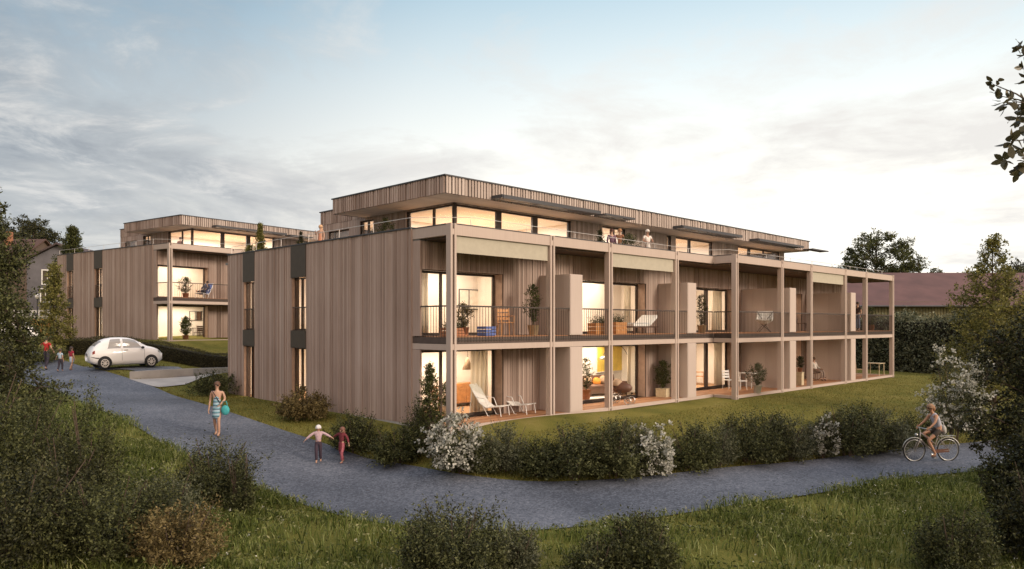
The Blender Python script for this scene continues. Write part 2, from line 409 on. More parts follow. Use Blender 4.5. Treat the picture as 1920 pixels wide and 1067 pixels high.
def make_building():
    B = empty('apartment_building')
    # --- posts
    def post(x, y):
        mb = MB(); w = .078
        mb.box(x, x+w, y, y+PD, -.35, ZT-.003); mb.box(x+PW-w, x+PW, y, y+PD, -.35, ZT-.003)
        mb.box(x+w, x+PW-w, y+.075, y+PD-.03, -.35, ZT-.02, 1)
        for z in (-.0, 2.33, 5.76): mb.box(x+w, x+PW-w, y+.01, y+.072, z, z+.17 if z > 0 else z+.05)
        mb.build('post', [M['frame_wood'], M['groove']], B)
    for x in PA: post(x, 0.0)
    for x in PB: post(x, YB)
    # --- beams, deck edges, railings
    def beam_x(a, b, y, z0, z1, nm='beam'):
        mb = MB().box(a+.004, b-.004, y+.02, y+.17, z0, z1)
        if z1 > 6: mb.box(a, b, y+.01, y+.18, z1, z1+.03, 1)
        mb.build(nm, [M['frame_wood'], M['coping']], B)
    def beam_y(x, a, b, z0, z1, nm='beam'):
        mb = MB().box(x+.02, x+.17, a+.004, b-.004, z0, z1)
        if z1 > 6: mb.box(x+.01, x+.18, a, b, z1, z1+.03, 1)
        mb.build(nm, [M['frame_wood'], M['coping']], B)
    def railing_x(a, b, y):
        mb = MB(); n = max(2, int((b-a)/.12))
        for i in range(n+1):
            u = a + (b-a)*i/n; mb.box(u-.005, u+.005, y-.007, y+.007, 2.56, 3.62)
        mb.box(a, b, y-.025, y+.025, 3.62, 3.665); mb.box(a, b, y-.014, y+.014, 2.60, 2.63)
        mb.build('railing', M['rail'], B)
    def railing_y(x, a, b):
        mb = MB(); n = max(2, int((b-a)/.12))
        for i in range(n+1):
            u = a + (b-a)*i/n; mb.box(x-.007, x+.007, u-.005, u+.005, 2.56, 3.62)
        mb.box(x-.025, x+.025, a, b, 3.62, 3.665); mb.box(x-.014, x+.014, a, b, 2.60, 2.63)
        mb.build('railing', M['rail'], B)
    spans = [(PA[i]+PW, PA[i+1], 0.0) for i in range(3)] + [(PA[3]+PW, PB[0], 0.0)] + [(PB[i]+PW, PB[i+1], YB) for i in range(5)]
    for a, b, y in spans:
        beam_x(a, b, y, 5.75, 6.07); beam_x(a, b, y, 2.32, 2.50); beam_x(a, b, y, -.08, .035, 'deck_edge'); railing_x(a+.01, b-.01, y+.05)
    for (x, a, b) in ((0.0, PD, 1.9), (PB[0], YB+PD, 0.02), (PB[5]+.03, YB+PD, 2.4)):
        beam_y(x, a, b, 5.75, 6.07); beam_y(x, a, b, 2.32, 2.50); beam_y(x, a, b, -.08, .035, 'deck_edge'); railing_y(x+.05, a+.01, b-.01)
    for x in (PB[5]+.03,):
        MB().tube([(x+.1, 2.45, -.3), (x+.1, 2.45, 6.05)], .05, 8).build('corner_pole', M['rail'], B)
    # decks
    d = MB()
    yb = WY + WR - .02
    k = 0; y = .175
    for (x0, x1, y0) in ((.18, PB[0]+.17, .175), (PB[0]+.175, PB[5]+.2, YB+.175)):
        y = y0
        while y < yb - .03:
            d.box(x0, x1, y, min(y+.135, yb), -.01, .03); y += .141
    d.build('terrace_deck', M['deck'], B)
    s = MB()
    s.box(.03, PB[0]+.165, .06, yb, 2.51, 2.70); s.box(PB[0]+.17, PB[5]+.2, YB+.06, yb, 2.51, 2.70)
    s.build('balcony_slab', M['slab'], B)
    d = MB()
    for (x0, x1, y0) in ((.2, PB[0]+.2, .1), (PB[0]+.205, PB[5]+.2, YB+.1)):
        y = y0
        while y < yb - .03:
            d.box(x0, x1, y, min(y+.135, yb), 2.701, 2.725); y += .141
    d.build('balcony_deck', M['deck'], B)
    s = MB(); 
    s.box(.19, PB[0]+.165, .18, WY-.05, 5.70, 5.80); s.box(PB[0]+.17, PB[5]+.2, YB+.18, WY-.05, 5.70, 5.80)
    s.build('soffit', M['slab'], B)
    # screens
    for i in (0, 2, 6):
        a, b, y = spans[i]; mb = MB().box(a+.03, b-.03, y+.10, y+.125, 5.27, 5.745); mb.box(a+.03, b-.03, y+.095, y+.13, 5.235, 5.27)
        mb.build('roller_screen', M['blind'], B)
    # cabinets between balconies
    for x, y0 in BOXX:
        for z0, z1 in ((.03, 2.31), (2.727, 4.84)):
            mb = MB(); npan = 4; ly = (WY-.035-y0-.02)/npan
            for q in range(npan): mb.box(x, x+.68, y0+.02+ly*q+(.004 if q else 0), y0+.02+ly*(q+1)-.004, z0, z1)
            mb.box(x+.01, x+.67, y0+.03, WY-.045, z0+.01, z1-.01)
            o = mb.build('balcony_cabinet', M['cabinet'], B)
            mb = MB().box(x+.03, x+.65, y0+.008, y0+.018, z0+.03, z1-.03); mb.build('door', M['cabinet'], o)
    # facade walls behind the balconies
    for (z0, z1, hb, ht) in ((.02, 2.31, .03, 2.27), (2.73, 5.69, 2.74, 4.81)):
        holes = [(a, b, hb, ht) for a, b in WINX]
        wall('facade_wall', 'x', WY, -1, .03, 33.0, z0, z1, holes, B, M['clad'], back=WR-.02, seed=3)
        for i, (a, b) in enumerate(WINX):
            mull = [(a+1.12, .07)] if i == 0 else [(17.65, .24)] if i == 2 else [(10.05, .08)] if i == 1 else [((a+b)/2, .08)]
            w = window('x', WY+WR, -1, a, b, hb, ht, mull, B, fw=.08)
            jb = MB().box(b-.02, b-.002, WY+.03, WY+WR-.003, hb, ht); jb.build('jamb', M['jamb'], w)
    # gable wall with two window slots
    slots = [(8.31, 9.36), (12.42, 13.41)]
    holes = [(a, b, .0, 6.06) for a, b in slots]
    wall('gable_wall', 'y', -.0, -1, 1.9, GAB, -.018, ZT-.01, holes, B, M['clad'], back=.3, seed=8, widths=(.065,.08,.08,.10,.13), gap=.012)
    MB().box(-.024, .298, 1.874, 1.899, -.25, ZT-.012).build('corner_board', M['clad'], B)
    MB().box(.012, .0285, 1.474, 1.873, .02, 2.31).build('corner_board', M['clad'], B); MB().box(.012, .0285, 1.474, 1.873, 2.73, 5.69).build('corner_board', M['clad'], B)
    MB().box(-.022, .25, 1.91, GAB, -.6, -.02).build('plinth', M['conc'], B)
    cp = MB()
    cp.box(-.06, .24, 1.87, GAB+.02, ZT-.008, ZT+.035); cp.build('coping', M['coping'], B)
    for i, (a, b) in enumerate(slots):
        MB().box(-.045, .02, a-.03, b+.03, 4.87, 6.085).build('dark_panel', M['panel'], B)
        MB().box(-.045, .02, a-.03, b+.03, 2.21, 2.87).build('dark_panel', M['panel'], B)
        for (z0, z1) in ((.02, 2.2), (2.88, 4.86)):
            w = window('y', .11, -1, a+.025, b-.025, z0, z1, [((a+b)/2, .05)], B, fw=.045)
            MB().box(.0, .105, b-.024, b-.002, z0, z1).build('jamb', M['jamb'], w)
            if i == 1 and z0 < 1:
                MB().box(.165, .19, a+.08, (a+b)/2, z0+.05, z1-.04).build('door_leaf', mat('rust_brown_door', (.17,.06,.035), .6), w)
        rl = MB()
        for k in range(9): 
            u = a + .03 + (b-a-.06)*k/8; rl.box(.02, .035, u-.006, u+.006, 2.88, 3.72)
        rl.box(.01, .045, a+.01, b-.01, 3.72, 3.755); rl.build('railing', M['rail'], B)
    # far sides of the body
    wall('rear_wall', 'x', 15.6, 1, 1.0, 33.0, -.25, ZT-.01, [(2+4*k, 3.6+4*k, 3.2, 4.8) for k in range(7)], B, M['clad'], back=.3, seed=12, widths=(.3,))
    wall('rear_return', 'x', GAB, 1, .31, 1.0, -.25, ZT-.012, [], B, M['clad'], back=.25, seed=14, widths=(.2,))
    wall('side_wall', 'y', 33.0, 1, WY, 15.3, -.25, ZT-.01, [], B, M['clad'], back=.3, seed=13, widths=(.15,.2))
    fl = MB(); fl.box(.05, 32.95, WY+.05, 15.3, 5.70, 5.79); fl.box(PA[0]+.19, PB[0]+.2, .19, WY+.04, 5.81, 5.83)
    fl.box(PB[0]+.21, PB[5], YB+.19, WY+.04, 5.81, 5.83)
    fl.build('terrace_roof', M['roof'], B)
    core = MB(); core.box(.35, 32.9, 6.3, 7.2, 0, 5.65); core.box(.35, 32.9, WY+WR+.12, 6.2, 2.34, 2.66); core.build('core', M['clad_back'], B)
    # rooms
    for i, (a, b) in enumerate(WINX):
        for z0, z1, pw in ((.04, 2.30, 1.0), (2.74, 5.3, 1.0)):
            ra, rb, dp = ROOMS[i]
            room(B, ra, rb, WY+WR+.11, dp, z0, z1, pw*ROOMW[i])
    for z0, z1 in ((.04, 2.25), (2.9, 5.3)):
        room(B, .22, 3.8, 7.6, 14.5, z0, z1, 240, 'x0')
    # attic storey
    ax, ay, az0, az1 = 4.97, 5.63, 5.80, 7.92
    aw = [(5.05, 12.0, [(7.5, .30), (9.71, .34)]), (14.35, 16.2, [(15.4, .08)]), (19.9, 20.3, []), (20.75, 24.6, [(22.3, .2)]), (27.6, 33.1, [(29.2, .25), (31.1, .08)])]
    wall('attic_wall', 'x', ay, -1, ax+.1, 33.8, az0, az1-.003, [(a, b, 5.86, 7.86) for a, b, _ in aw], B, M['clad_lit'], seed=21, widths=(.09,.11,.14))
    for a, b, mu in aw: window('x', ay+.08, -1, a, b, 5.86, 7.86, mu, B, fw=.06)
    gw = [(5.70, 8.72, [(7.04, .09)], 7.86), (11.15, 12.2, [(11.7, .07)], 7.80), (13.1, 14.9, [(14.45, .09)], 7.55)]
    wall('attic_wall', 'y', ax, -1, ay+.1, 15.6, az0, az1-.003, [(a, b, 5.86, h) for a, b, _, h in gw], B, M['clad'], seed=22, widths=(.09,.11,.14))
    for a, b, mu, h in gw: window('y', ax+.08, -1, a, b, 5.86, h, mu, B, fw=.05)
    MB().box(ax-.005, ax+.13, ay-.005, ay+.13, az0, az1-.004).build('corner_post', M['bronze'], B)
    wall('attic_wall', 'x', 15.6, 1, ax+.02, 33.8, az0, az1, [], B, M['clad'], seed=23, widths=(.4,))
    wall('attic_wall', 'y', 33.8, 1, ay+.02, 15.3, az0, az1, [], B, M['clad'], seed=24, widths=(.3,))
    at = MB()
    at.box(ax+.3, 33.5, 11.0, 11.1, 5.84, 7.88); at.box(ax+.3, 33.5, ay+.3, 15.2, 5.80, 5.84, 1)
    for px_ in (12.9, 17.0, 26.0): at.box(px_, px_+.1, ay+.25, 10.99, 5.845, 7.88)
    at.box(ax+.3, 33.5, ay+.26, 15.2, 7.885, 7.915)
    at.build('room', [M['plaster'], M['floor']], B)
    for (lx, ly, sx, sy, pw) in ((8.9, 8.2, 5, 3, 1000), (15, 8.2, 2.5, 3, 420), (21.5, 8.2, 6, 3, 850), (30, 8.2, 5, 3, 800), (7.5, 13.2, 3, 3, 600)):
        lamp('ceiling_light', B, lx, ly, 7.86, sx, sy, pw*.66, (1.0, .94, .87))
    # roof: soffit, core, cladding, coping
    fx, fy, fx1, fy1, rz0, rz1 = 3.3, 4.2, 34.4, 11.8, 7.92, 8.53
    sf = MB(); y = fy+.05
    while y < fy1-.05:
        sf.box(fx+.05, fx1-.05, y, min(y+.24, fy1-.05), rz0, rz0+.03); y += .246
    sf.build('roof_soffit', M['soffit'], B)
    rf = MB(); rf.box(fx+.04, fx1-.04, fy+.04, fy1-.04, rz0+.035, rz1); rf.box(ax+.03, fx1-.04, fy1-.03, 15.57, rz0+.035, rz1-.002); rf.build('roof', M['roof'], B)
    for (axis, pl, out, u0, u1, m, z0) in (('x', fy, -1, fx, fx1, M['clad_lit'], rz0-.01), ('y', fx, -1, fy+.002, fy1, M['clad'], rz0-.01), ('x', fy1, 1, fx+.002, ax, M['clad'], rz0-.01),
                                       ('y', fx1, 1, fy+.002, 15.6, M['clad'], rz0-.01), ('y', ax, -1, fy1+.002, 15.6, M['clad'], rz0)):
        wall('fascia', axis, pl, out, u0, u1, z0, rz1+.01, [], B, m, back=.035, seed=31, widths=(.15,.15,.17), gap=.05, dep=.045)
    cp = MB(); cp.box(fx-.07, fx1+.07, fy-.07, fy1+.05, rz1+.011, rz1+.06); cp.box(ax-.07, fx1+.07, fy1+.052, 15.67, rz1+.011, rz1+.058); cp.build('coping', M['coping'], B)
    for (a, b, th) in ((5.6, 11.65, .13), (11.9, 14.2, .05), (18.2, 24.3, .13), (26.2, 32.2, .12), (33.4, 36.0, .05)):
        mb = MB().box(a, b, fy-.62, fy-.06, rz0+.02, rz0+.02+th); mb.box(a+.05, b-.05, fy-.66, fy-.622, rz0+.0, rz0+.06+th*.5)
        mb.build('awning_cassette', M['coping'], B)
    # thin terrace railing
    tr = MB()
    tr.tube([(.10, 2.0, 6.1), (.10, 2.0, 6.46), (.10, GAB-.1, 6.46), (.10, GAB-.1, 6.1)], .010, 6)
    for k in range(1, 6): tr.tube([(.10, 2.0+k*2.1, 6.1), (.10, 2.0+k*2.1, 6.46)], .012, 5)
    tr.tube([(.10, 2.0, 6.455), (1.2, .45, 6.42), (14.6, .45, 6.34), (15.3, -.6, 6.34), (34.0, -.6, 6.34)], .009, 5)
    for k in range(14): 
        x = 1.2 + k*2.5; y = .45 if x < 15 else -.6
        if x < 34: tr.tube([(x, y, 5.82), (x, y, 6.34)], .012, 5)
    tr.build('terrace_railing', M['whitemetal'], B)
    return B

ROOMW = [150, 205, 200, 110, 60]
ROOMS = [(.36, 5.35, 4.7), (5.45, 13.4, 3.8), (13.55, 20.5, 4.2), (20.6, 27.8, 4.2), (27.9, 32.6, 4.5)]
bld1 = make_building()
tag(bld1, 'large timber clad apartment building with a long two level balcony frame, nearest the path bend', 'building', 'timber clad apartment buildings')
bld2 = copy_tree(bld1)
B2 = Vector((B2O.x, B2O.y, 2.08))
_rs = [c for c in bld2.children if c.name.startswith('roller_screen')]
bpy.data.objects.remove(min(_rs, key=lambda c: min(v.co.x for v in c.data.vertices)))     # no screen is let down in its corner bay
bld2.location = B2; bld2.rotation_euler.z = B2R
tag(bld2, 'smaller looking timber clad apartment building behind the clipped hedge and the white hatchback', 'building', 'timber clad apartment buildings')
def W2(x, y, z):
    c, s = math.cos(B2R), math.sin(B2R)
    return Vector((B2.x + c*x - s*y, B2.y + s*x + c*y, B2.z + z))
# ---------------------------------------------------------------- ground, path, drive
def gridc(lo, hi, fine0, fine1, step):
    a = list(np.arange(fine0, fine1 + step/2, step)); s = step; v = fine1
    while v < hi: s *= 1.35; v += s; a.append(v)
    s = step; v = fine0
    while v > lo: s *= 1.35; v -= s; a.insert(0, v)
    return np.array(a)
gx = gridc(-2500, 2500, -24, 44, .5); gy = gridc(-2500, 2500, -22, 56, .5)
XX, YY = np.meshgrid(gx, gy, indexing='ij'); ZZ = TZ(XX, YY)
# lift of the ground under the first building is cut flat so that it never shows inside
ins = (XX > .1) & (XX < 34) & (YY > .3) & (YY < 15.3); ZZ = np.where(ins, np.minimum(ZZ, -.12), ZZ)
nx, ny = XX.shape
V = np.stack([XX.ravel(), YY.ravel(), ZZ.ravel()], 1); I = np.arange(nx*ny).reshape(nx, ny)
Q = np.stack([I[:-1,:-1].ravel(), I[1:,:-1].ravel(), I[1:,1:].ravel(), I[:-1,1:].ravel()], 1)

def ground_mat():
    m, nt, b, o = new_mat('mown_lawn'); b.inputs['Roughness'].default_value = 0.95; b.inputs['Specular IOR Level'].default_value = 0.1
    tc = N(nt, 'ShaderNodeTexCoord')
    n1 = N(nt, 'ShaderNodeTexNoise', i_Scale=0.5, i_Detail=6.0, i_Roughness=0.6); nt.links.new(tc.outputs['Object'], n1.inputs['Vector'])
    n2 = N(nt, 'ShaderNodeTexNoise', i_Scale=28.0, i_Detail=4.0, i_Roughness=0.7); nt.links.new(tc.outputs['Object'], n2.inputs['Vector'])
    mx = N(nt, 'ShaderNodeMath', operation='MULTIPLY_ADD'); mx.inputs[1].default_value = 0.6; nt.links.new(n2.outputs[0], mx.inputs[0])
    m2 = N(nt, 'ShaderNodeMath', operation='MULTIPLY'); m2.inputs[1].default_value = 0.62; nt.links.new(n1.outputs[0], m2.inputs[0]); nt.links.new(m2.outputs[0], mx.inputs[2])
    c = ramp(nt, mx.outputs[0], [(0.36, (0.048,0.056,0.012)), (0.55, (0.125,0.126,0.028)), (0.68, (0.185,0.168,0.042)), (0.82, (0.25,0.205,0.075))])
    nt.links.new(c, b.inputs['Base Color'])
    bp = N(nt, 'ShaderNodeBump', i_Strength=0.9, i_Distance=0.05); nt.links.new(n2.outputs[0], bp.inputs['Height']); nt.links.new(bp.outputs[0], b.inputs['Normal'])
    return m
def asphalt_mat(name='path_asphalt', tint=(1,1,1)):
    m, nt, b, o = new_mat(name); b.inputs['Roughness'].default_value = 0.8; b.inputs['Specular IOR Level'].default_value = 0.35
    tc = N(nt, 'ShaderNodeTexCoord')
    n1 = N(nt, 'ShaderNodeTexNoise', i_Scale=0.35, i_Detail=5.0); nt.links.new(tc.outputs['Object'], n1.inputs['Vector'])
    n2 = N(nt, 'ShaderNodeTexNoise', i_Scale=7.0, i_Detail=10.0, i_Roughness=0.85); nt.links.new(tc.outputs['Object'], n2.inputs['Vector'])
    vo = N(nt, 'ShaderNodeTexVoronoi', i_Scale=26.0); nt.links.new(tc.outputs['Object'], vo.inputs['Vector'])
    a = N(nt, 'ShaderNodeMath', operation='MULTIPLY_ADD'); a.inputs[1].default_value = 0.75; nt.links.new(n2.outputs[0], a.inputs[0])
    m2 = N(nt, 'ShaderNodeMath', operation='MULTIPLY_ADD'); m2.inputs[1].default_value = 0.5; m2.inputs[2].default_value = -0.25; nt.links.new(n1.outputs[0], m2.inputs[0]); nt.links.new(m2.outputs[0], a.inputs[2])
    sepc = N(nt, 'ShaderNodeSeparateColor'); nt.links.new(vo.outputs['Color'], sepc.inputs[0])
    a3 = N(nt, 'ShaderNodeMath', operation='MULTIPLY_ADD'); a3.inputs[1].default_value = 0.24; nt.links.new(sepc.outputs[0], a3.inputs[0]); nt.links.new(a.outputs[0], a3.inputs[2])
    cols = [(0.36,(0.042,0.049,0.065)),(0.55,(0.100,0.112,0.140)),(0.74,(0.185,0.198,0.232))]
    c = ramp(nt, a3.outputs[0], [(p, tuple(x*t for x, t in zip(q, tint))) for p, q in cols]); nt.links.new(c, b.inputs['Base Color'])
    bp = N(nt, 'ShaderNodeBump', i_Strength=0.2, i_Distance=0.008); nt.links.new(a3.outputs[0], bp.inputs['Height']); nt.links.new(bp.outputs[0], b.inputs['Normal'])
    return m
gme = mesh_np('ground', V, Q, ground_mat(), smooth=True)
ground = tag(link('ground', gme), kind='structure')

def resample(pts, n):
    pts = np.array([(p[0], p[1]) for p in pts]); d = np.r_[0, np.cumsum(np.hypot(*np.diff(pts, axis=0).T))]
    # catmull-like smoothing by interpolating densely then box filtering
    t = np.linspace(0, d[-1], n*4); x = np.interp(t, d, pts[:,0]); y = np.interp(t, d, pts[:,1]); k = 13
    ker = np.ones(k)/k; xp = np.r_[np.full(k//2, x[0]), x, np.full(k//2, x[-1])]; yp = np.r_[np.full(k//2, y[0]), y, np.full(k//2, y[-1])]
    x = np.convolve(xp, ker, 'valid'); y = np.convolve(yp, ker, 'valid')
    i = np.linspace(0, len(x)-1, n).astype(int); return np.stack([x[i], y[i]], 1)
upper = [G(*a) for a in [(-10,648),(60,660),(140,680),(200,698),(240,710),(294,728),(388,761),(480,791),(540,812),(632,841),(720,866),(810,884),(877,895),(1000,906),(1090,905),(1220,896),(1350,879),(1480,868),(1700,842),(1852,828),(2050,806),(2330,781)]]
lower = [G(*a) for a in [(-160,672),(-60,690),(10,708),(90,735),(200,776),(265,806),(310,838),(400,882),(493,921),(567,947),(656,975),(780,992),(900,1000),(984,1000),(1142,984),(1253,969),(1383,948),(1500,933),(1688,897),(1840,885),(2060,858),(2380,826)]]
UP, LO = resample(upper, 120), resample(lower, 120)
def strip(name, A, B, lift, m, kx=10):
    t = np.linspace(0, 1, kx+1)[None,:,None]; Pn = A[:,None,:]*(1-t) + B[:,None,:]*t; n = len(A)
    Z = TZ(Pn[...,0], Pn[...,1]) + lift
    V = np.concatenate([Pn.reshape(-1,2), Z.reshape(-1,1)], 1); I = np.arange(n*(kx+1)).reshape(n, kx+1)
    Q = np.stack([I[:-1,:-1].ravel(), I[:-1,1:].ravel(), I[1:,1:].ravel(), I[1:,:-1].ravel()], 1)
    return tag(link(name, mesh_np(name, V, Q, m, smooth=True)), kind='structure')
M['asphalt'] = asphalt_mat()
strip('path', UP, LO, .03, M['asphalt'])
# driveway behind and right of the white car
dA = resample([G(*a) for a in [(120,672),(180,671),(300,664.5),(375,666)]], 24); dB = resample([G(*a) for a in [(165,688),(200,697),(215,692),(340,676)]], 24)
strip('driveway', dA, dB, .036, asphalt_mat('driveway_asphalt', (1.25,1.2,1.1)), 8)
# pale concrete ramp with its low retaining wall
rA = resample([G(*a) for a in [(243,713),(300,711),(362,707),(425,700)]], 20); rB = resample([G(*a) for a in [(238,711),(270,721),(296,728),(350,722)]], 20)
strip('ramp', rA, rB, .04, M['conc'], 8)
mb = MB(); w0 = [G(*a) for a in [(243,712),(300,710),(362,706),(430,699)]]; topz = [.72, .80, .90, 1.0]
tops = []
for p, py in zip(w0, (697, 693.5, 691, 689)):
    px = PX(*p)[0]; d = PX(*p)[2]; tops.append(CZ - (py-HY)/FPX*d)
off = Vector((S2, S2, 0))*.25
for i in range(3):
    a, b = w0[i], w0[i+1]
    A0 = (a.x, a.y, a.z-.4); B0 = (b.x, b.y, b.z-.4); A1 = (a.x, a.y, tops[i]); B1 = (b.x, b.y, tops[i+1])
    A2 = (a.x+off.x, a.y+off.y, tops[i]); B2_ = (b.x+off.x, b.y+off.y, tops[i+1]); A3 = (a.x+off.x, a.y+off.y, a.z-.4); B3 = (b.x+off.x, b.y+off.y, b.z-.4)
    mb.face([A0,B0,B1,A1]); mb.face([A1,B1,B2_,A2]); mb.face([A2,B2_,B3,A3])
    if i == 0: mb.face([A3,A0,A1,A2])
    if i == 2: mb.face([B0,B3,B2_,B1])
rw = mb.build('retaining_wall', M['conc']); tag(rw, 'low pale concrete retaining wall beside the ramp in front of the white hatchback', 'wall')
# ---------------------------------------------------------------- vegetation
def runit(g, n):
    v = g.normal(size=(n,3)); return v/np.linalg.norm(v, axis=1, keepdims=True)
def nrmz(v): return v/np.maximum(np.linalg.norm(v, axis=1, keepdims=True), 1e-9)

def leaf_quads(g, pos, axis, size, wr=0.45, fold=0.0):
    """one kite-shaped face per leaf"""
    n = len(pos); axis = nrmz(axis); r = runit(g, n); side = nrmz(np.cross(axis, r)); nn = np.cross(side, axis)
    s = size[:,None]; m = pos + axis*s*0.45 + nn*s*0.06
    V = np.stack([pos, m + side*s*wr*0.5, pos + axis*s - nn*s*0.05, m - side*s*wr*0.5], 1).reshape(-1,3)
    return V, np.arange(4*n).reshape(n,4)

def leaf_ovals(g, pos, axis, size, wr=0.5):
    n = len(pos); axis = nrmz(axis); r = runit(g, n); side = nrmz(np.cross(axis, r)); nn = np.cross(side, axis); s = size[:,None]
    f = lambda a, b, c: pos + axis*s*a + side*s*wr*b + nn*s*c
    V = np.stack([f(0,0,0), f(.22,.36,.05), f(.58,.5,.07), f(.86,.26,.02), f(1.0,0,-.04), f(.86,-.26,.02), f(.58,-.5,.07), f(.22,-.36,.05)], 1).reshape(-1,3)
    return V, np.arange(8*n).reshape(n,8)

def shoots(g, start, dirs, length, nl, size, spread=0.8, droop=0.0, wr=0.45, jit=0.02):
    """leaves set along shoots; returns verts, quads"""
    m = len(start); t = (np.arange(nl)+.3)/nl; t = np.clip(t[None,:] + g.uniform(-.5,.5,(m,nl))/nl, 0, 1)
    L_ = length[:,None,None]; pos = start[:,None,:] + dirs[:,None,:]*L_*t[:,:,None]
    pos[...,2] -= droop*(t**2)*length[:,None]
    pos = pos.reshape(-1,3) + g.normal(size=(m*nl,3))*jit
    ax = np.repeat(dirs, nl, 0)*(1-spread*.6) + runit(g, m*nl)*spread
    sz = size*g.uniform(.55, 1.25, m*nl)*(1.1-.35*t.ravel())
    return leaf_quads(g, pos, ax, sz, wr)

def lumpR(g, dirs, k=7, amp=.28, sharp=5.0):
    c = runit(g, k); c[:,2] = np.abs(c[:,2])*.9
    a = g.uniform(.3, 1, k)*amp
    return 1 - amp*.5 + (a[None,:]*np.exp(sharp*(dirs @ c.T - 1))).sum(1)

def cat(parts):
    V = []; Q = []; b = 0
    for v, q in parts: V.append(v); Q.append(q+b); b += len(v)
    return np.concatenate(V), np.concatenate(Q)

def stems_mesh(g, w, h, n, r0=.02):
    mb = MB()
    for i in range(n):
        th = g.uniform(0, 2*math.pi); e = Vector((math.cos(th)*w*.38*g.uniform(.3,1), math.sin(th)*w*.38*g.uniform(.3,1), h*g.uniform(.5,.8)))
        b0 = Vector((math.cos(th)*.08, math.sin(th)*.08, -.15)); m_ = b0.lerp(e, .5) + Vector((0,0,h*.08))
        mb.tube([b0, m_, e], [r0, r0*.7, r0*.3], 5)
    return mb

def shrub_mesh(name, seed, w, h, ns, nl, size, m, amp=.62, up=.5, low=-.6, wr=.45, spiky=.12, slen=.34):
    g = np.random.default_rng(seed); K = 5; E = []; D = []; S_ = []; Lh = []
    lob = [(0, 0, .72, 1.0)] + [(.27*w*math.cos(q), .27*w*math.sin(q), g.uniform(.40,.60), g.uniform(.55,.92)) for q in g.uniform(0,1.2) + np.arange(K)*2*math.pi/K]
    for (lx, ly, ws, hs) in lob:
        n = int(ns/K*(1.2 if lx == 0 else .85)); d = runit(g, n*3); d = d[d[:,2] > low][:n]; n = len(d)
        rr = lumpR(g, d, 9, amp, 12.0); rad = g.uniform(.35, 1.0, n)**.45; hh = h*hs
        end = d*np.array([w*ws/2, w*ws/2, hh*.60])*(rr*rad)[:,None] + np.array([lx, ly, hh*.36])
        end[:,2] = np.where(end[:,2] < .08*hh, g.uniform(.05,.3,n)*hh, end[:,2]); E.append(end); D.append(d)
    end = np.concatenate(E); d = np.concatenate(D); n = len(d)
    dr = nrmz(d*np.array([1,1,.7]) + np.array([0,0,up]) + g.normal(size=(n,3))*.30)
    ln = slen*min(w,h)*g.uniform(.4,1.1,n); k = g.random(n) < spiky; ln[k] *= 1.9
    st = end - dr*ln[:,None]*.72; st[:,2] = np.maximum(st[:,2], .02)
    V, Q = shoots(g, st, dr, ln, max(8, int(nl*.8)), size*1.2, wr=wr, jit=size*.25)
    return mesh_np(name, V, Q, m), (end, d, n, g)

def make_shrub(name, seed, w, h, ns, nl, size, m, label, loc, rz=0.0, group=None, flowers=0, fside=None, **kw):
    root = empty(name, loc, rz, label, 'bush', group)
    me, (end, d, n, g) = shrub_mesh('foliage', seed, w, h, ns, nl, size, m, **kw)
    link('foliage', me, root)
    stems_mesh(g, w, h, 7).build('stem', M['bark'], root)
    if flowers:
        score = g.uniform(0,.55,n) + np.linalg.norm((end - np.array([0,0,h*.36]))/np.array([w/2,w/2,h*.6]), axis=1) + g.uniform(0,.35,n)
        if fside is not None:
            fd = Vector((fside[0], fside[1], 0)); fd.rotate(Matrix.Rotation(-rz, 3, 'Z'))
            score += .45*(d @ np.array([fd.x, fd.y, .5]))
        idx = np.argsort(-score)[:flowers]
        c = np.repeat(end[idx] + d[idx]*.04, 9, 0) + g.normal(size=(len(idx)*9,3))*.030
        ax = np.repeat(d[idx], 9, 0)*.5 + runit(g, len(idx)*9)
        V, Q = leaf_quads(g, c, ax, g.uniform(.05,.095,len(c)), .8)
        link('blossoms', mesh_np('blossoms', V, Q, M['petal']), root)
    return root

def copy_shrub(src, label, loc, rz, s=1.0, sz=None, group=None):
    c = copy_tree(src); c.location = loc; c.rotation_euler.z = rz; c.scale = (s, s, sz or s); c['label'] = label
    if group: c['group'] = group
    return c

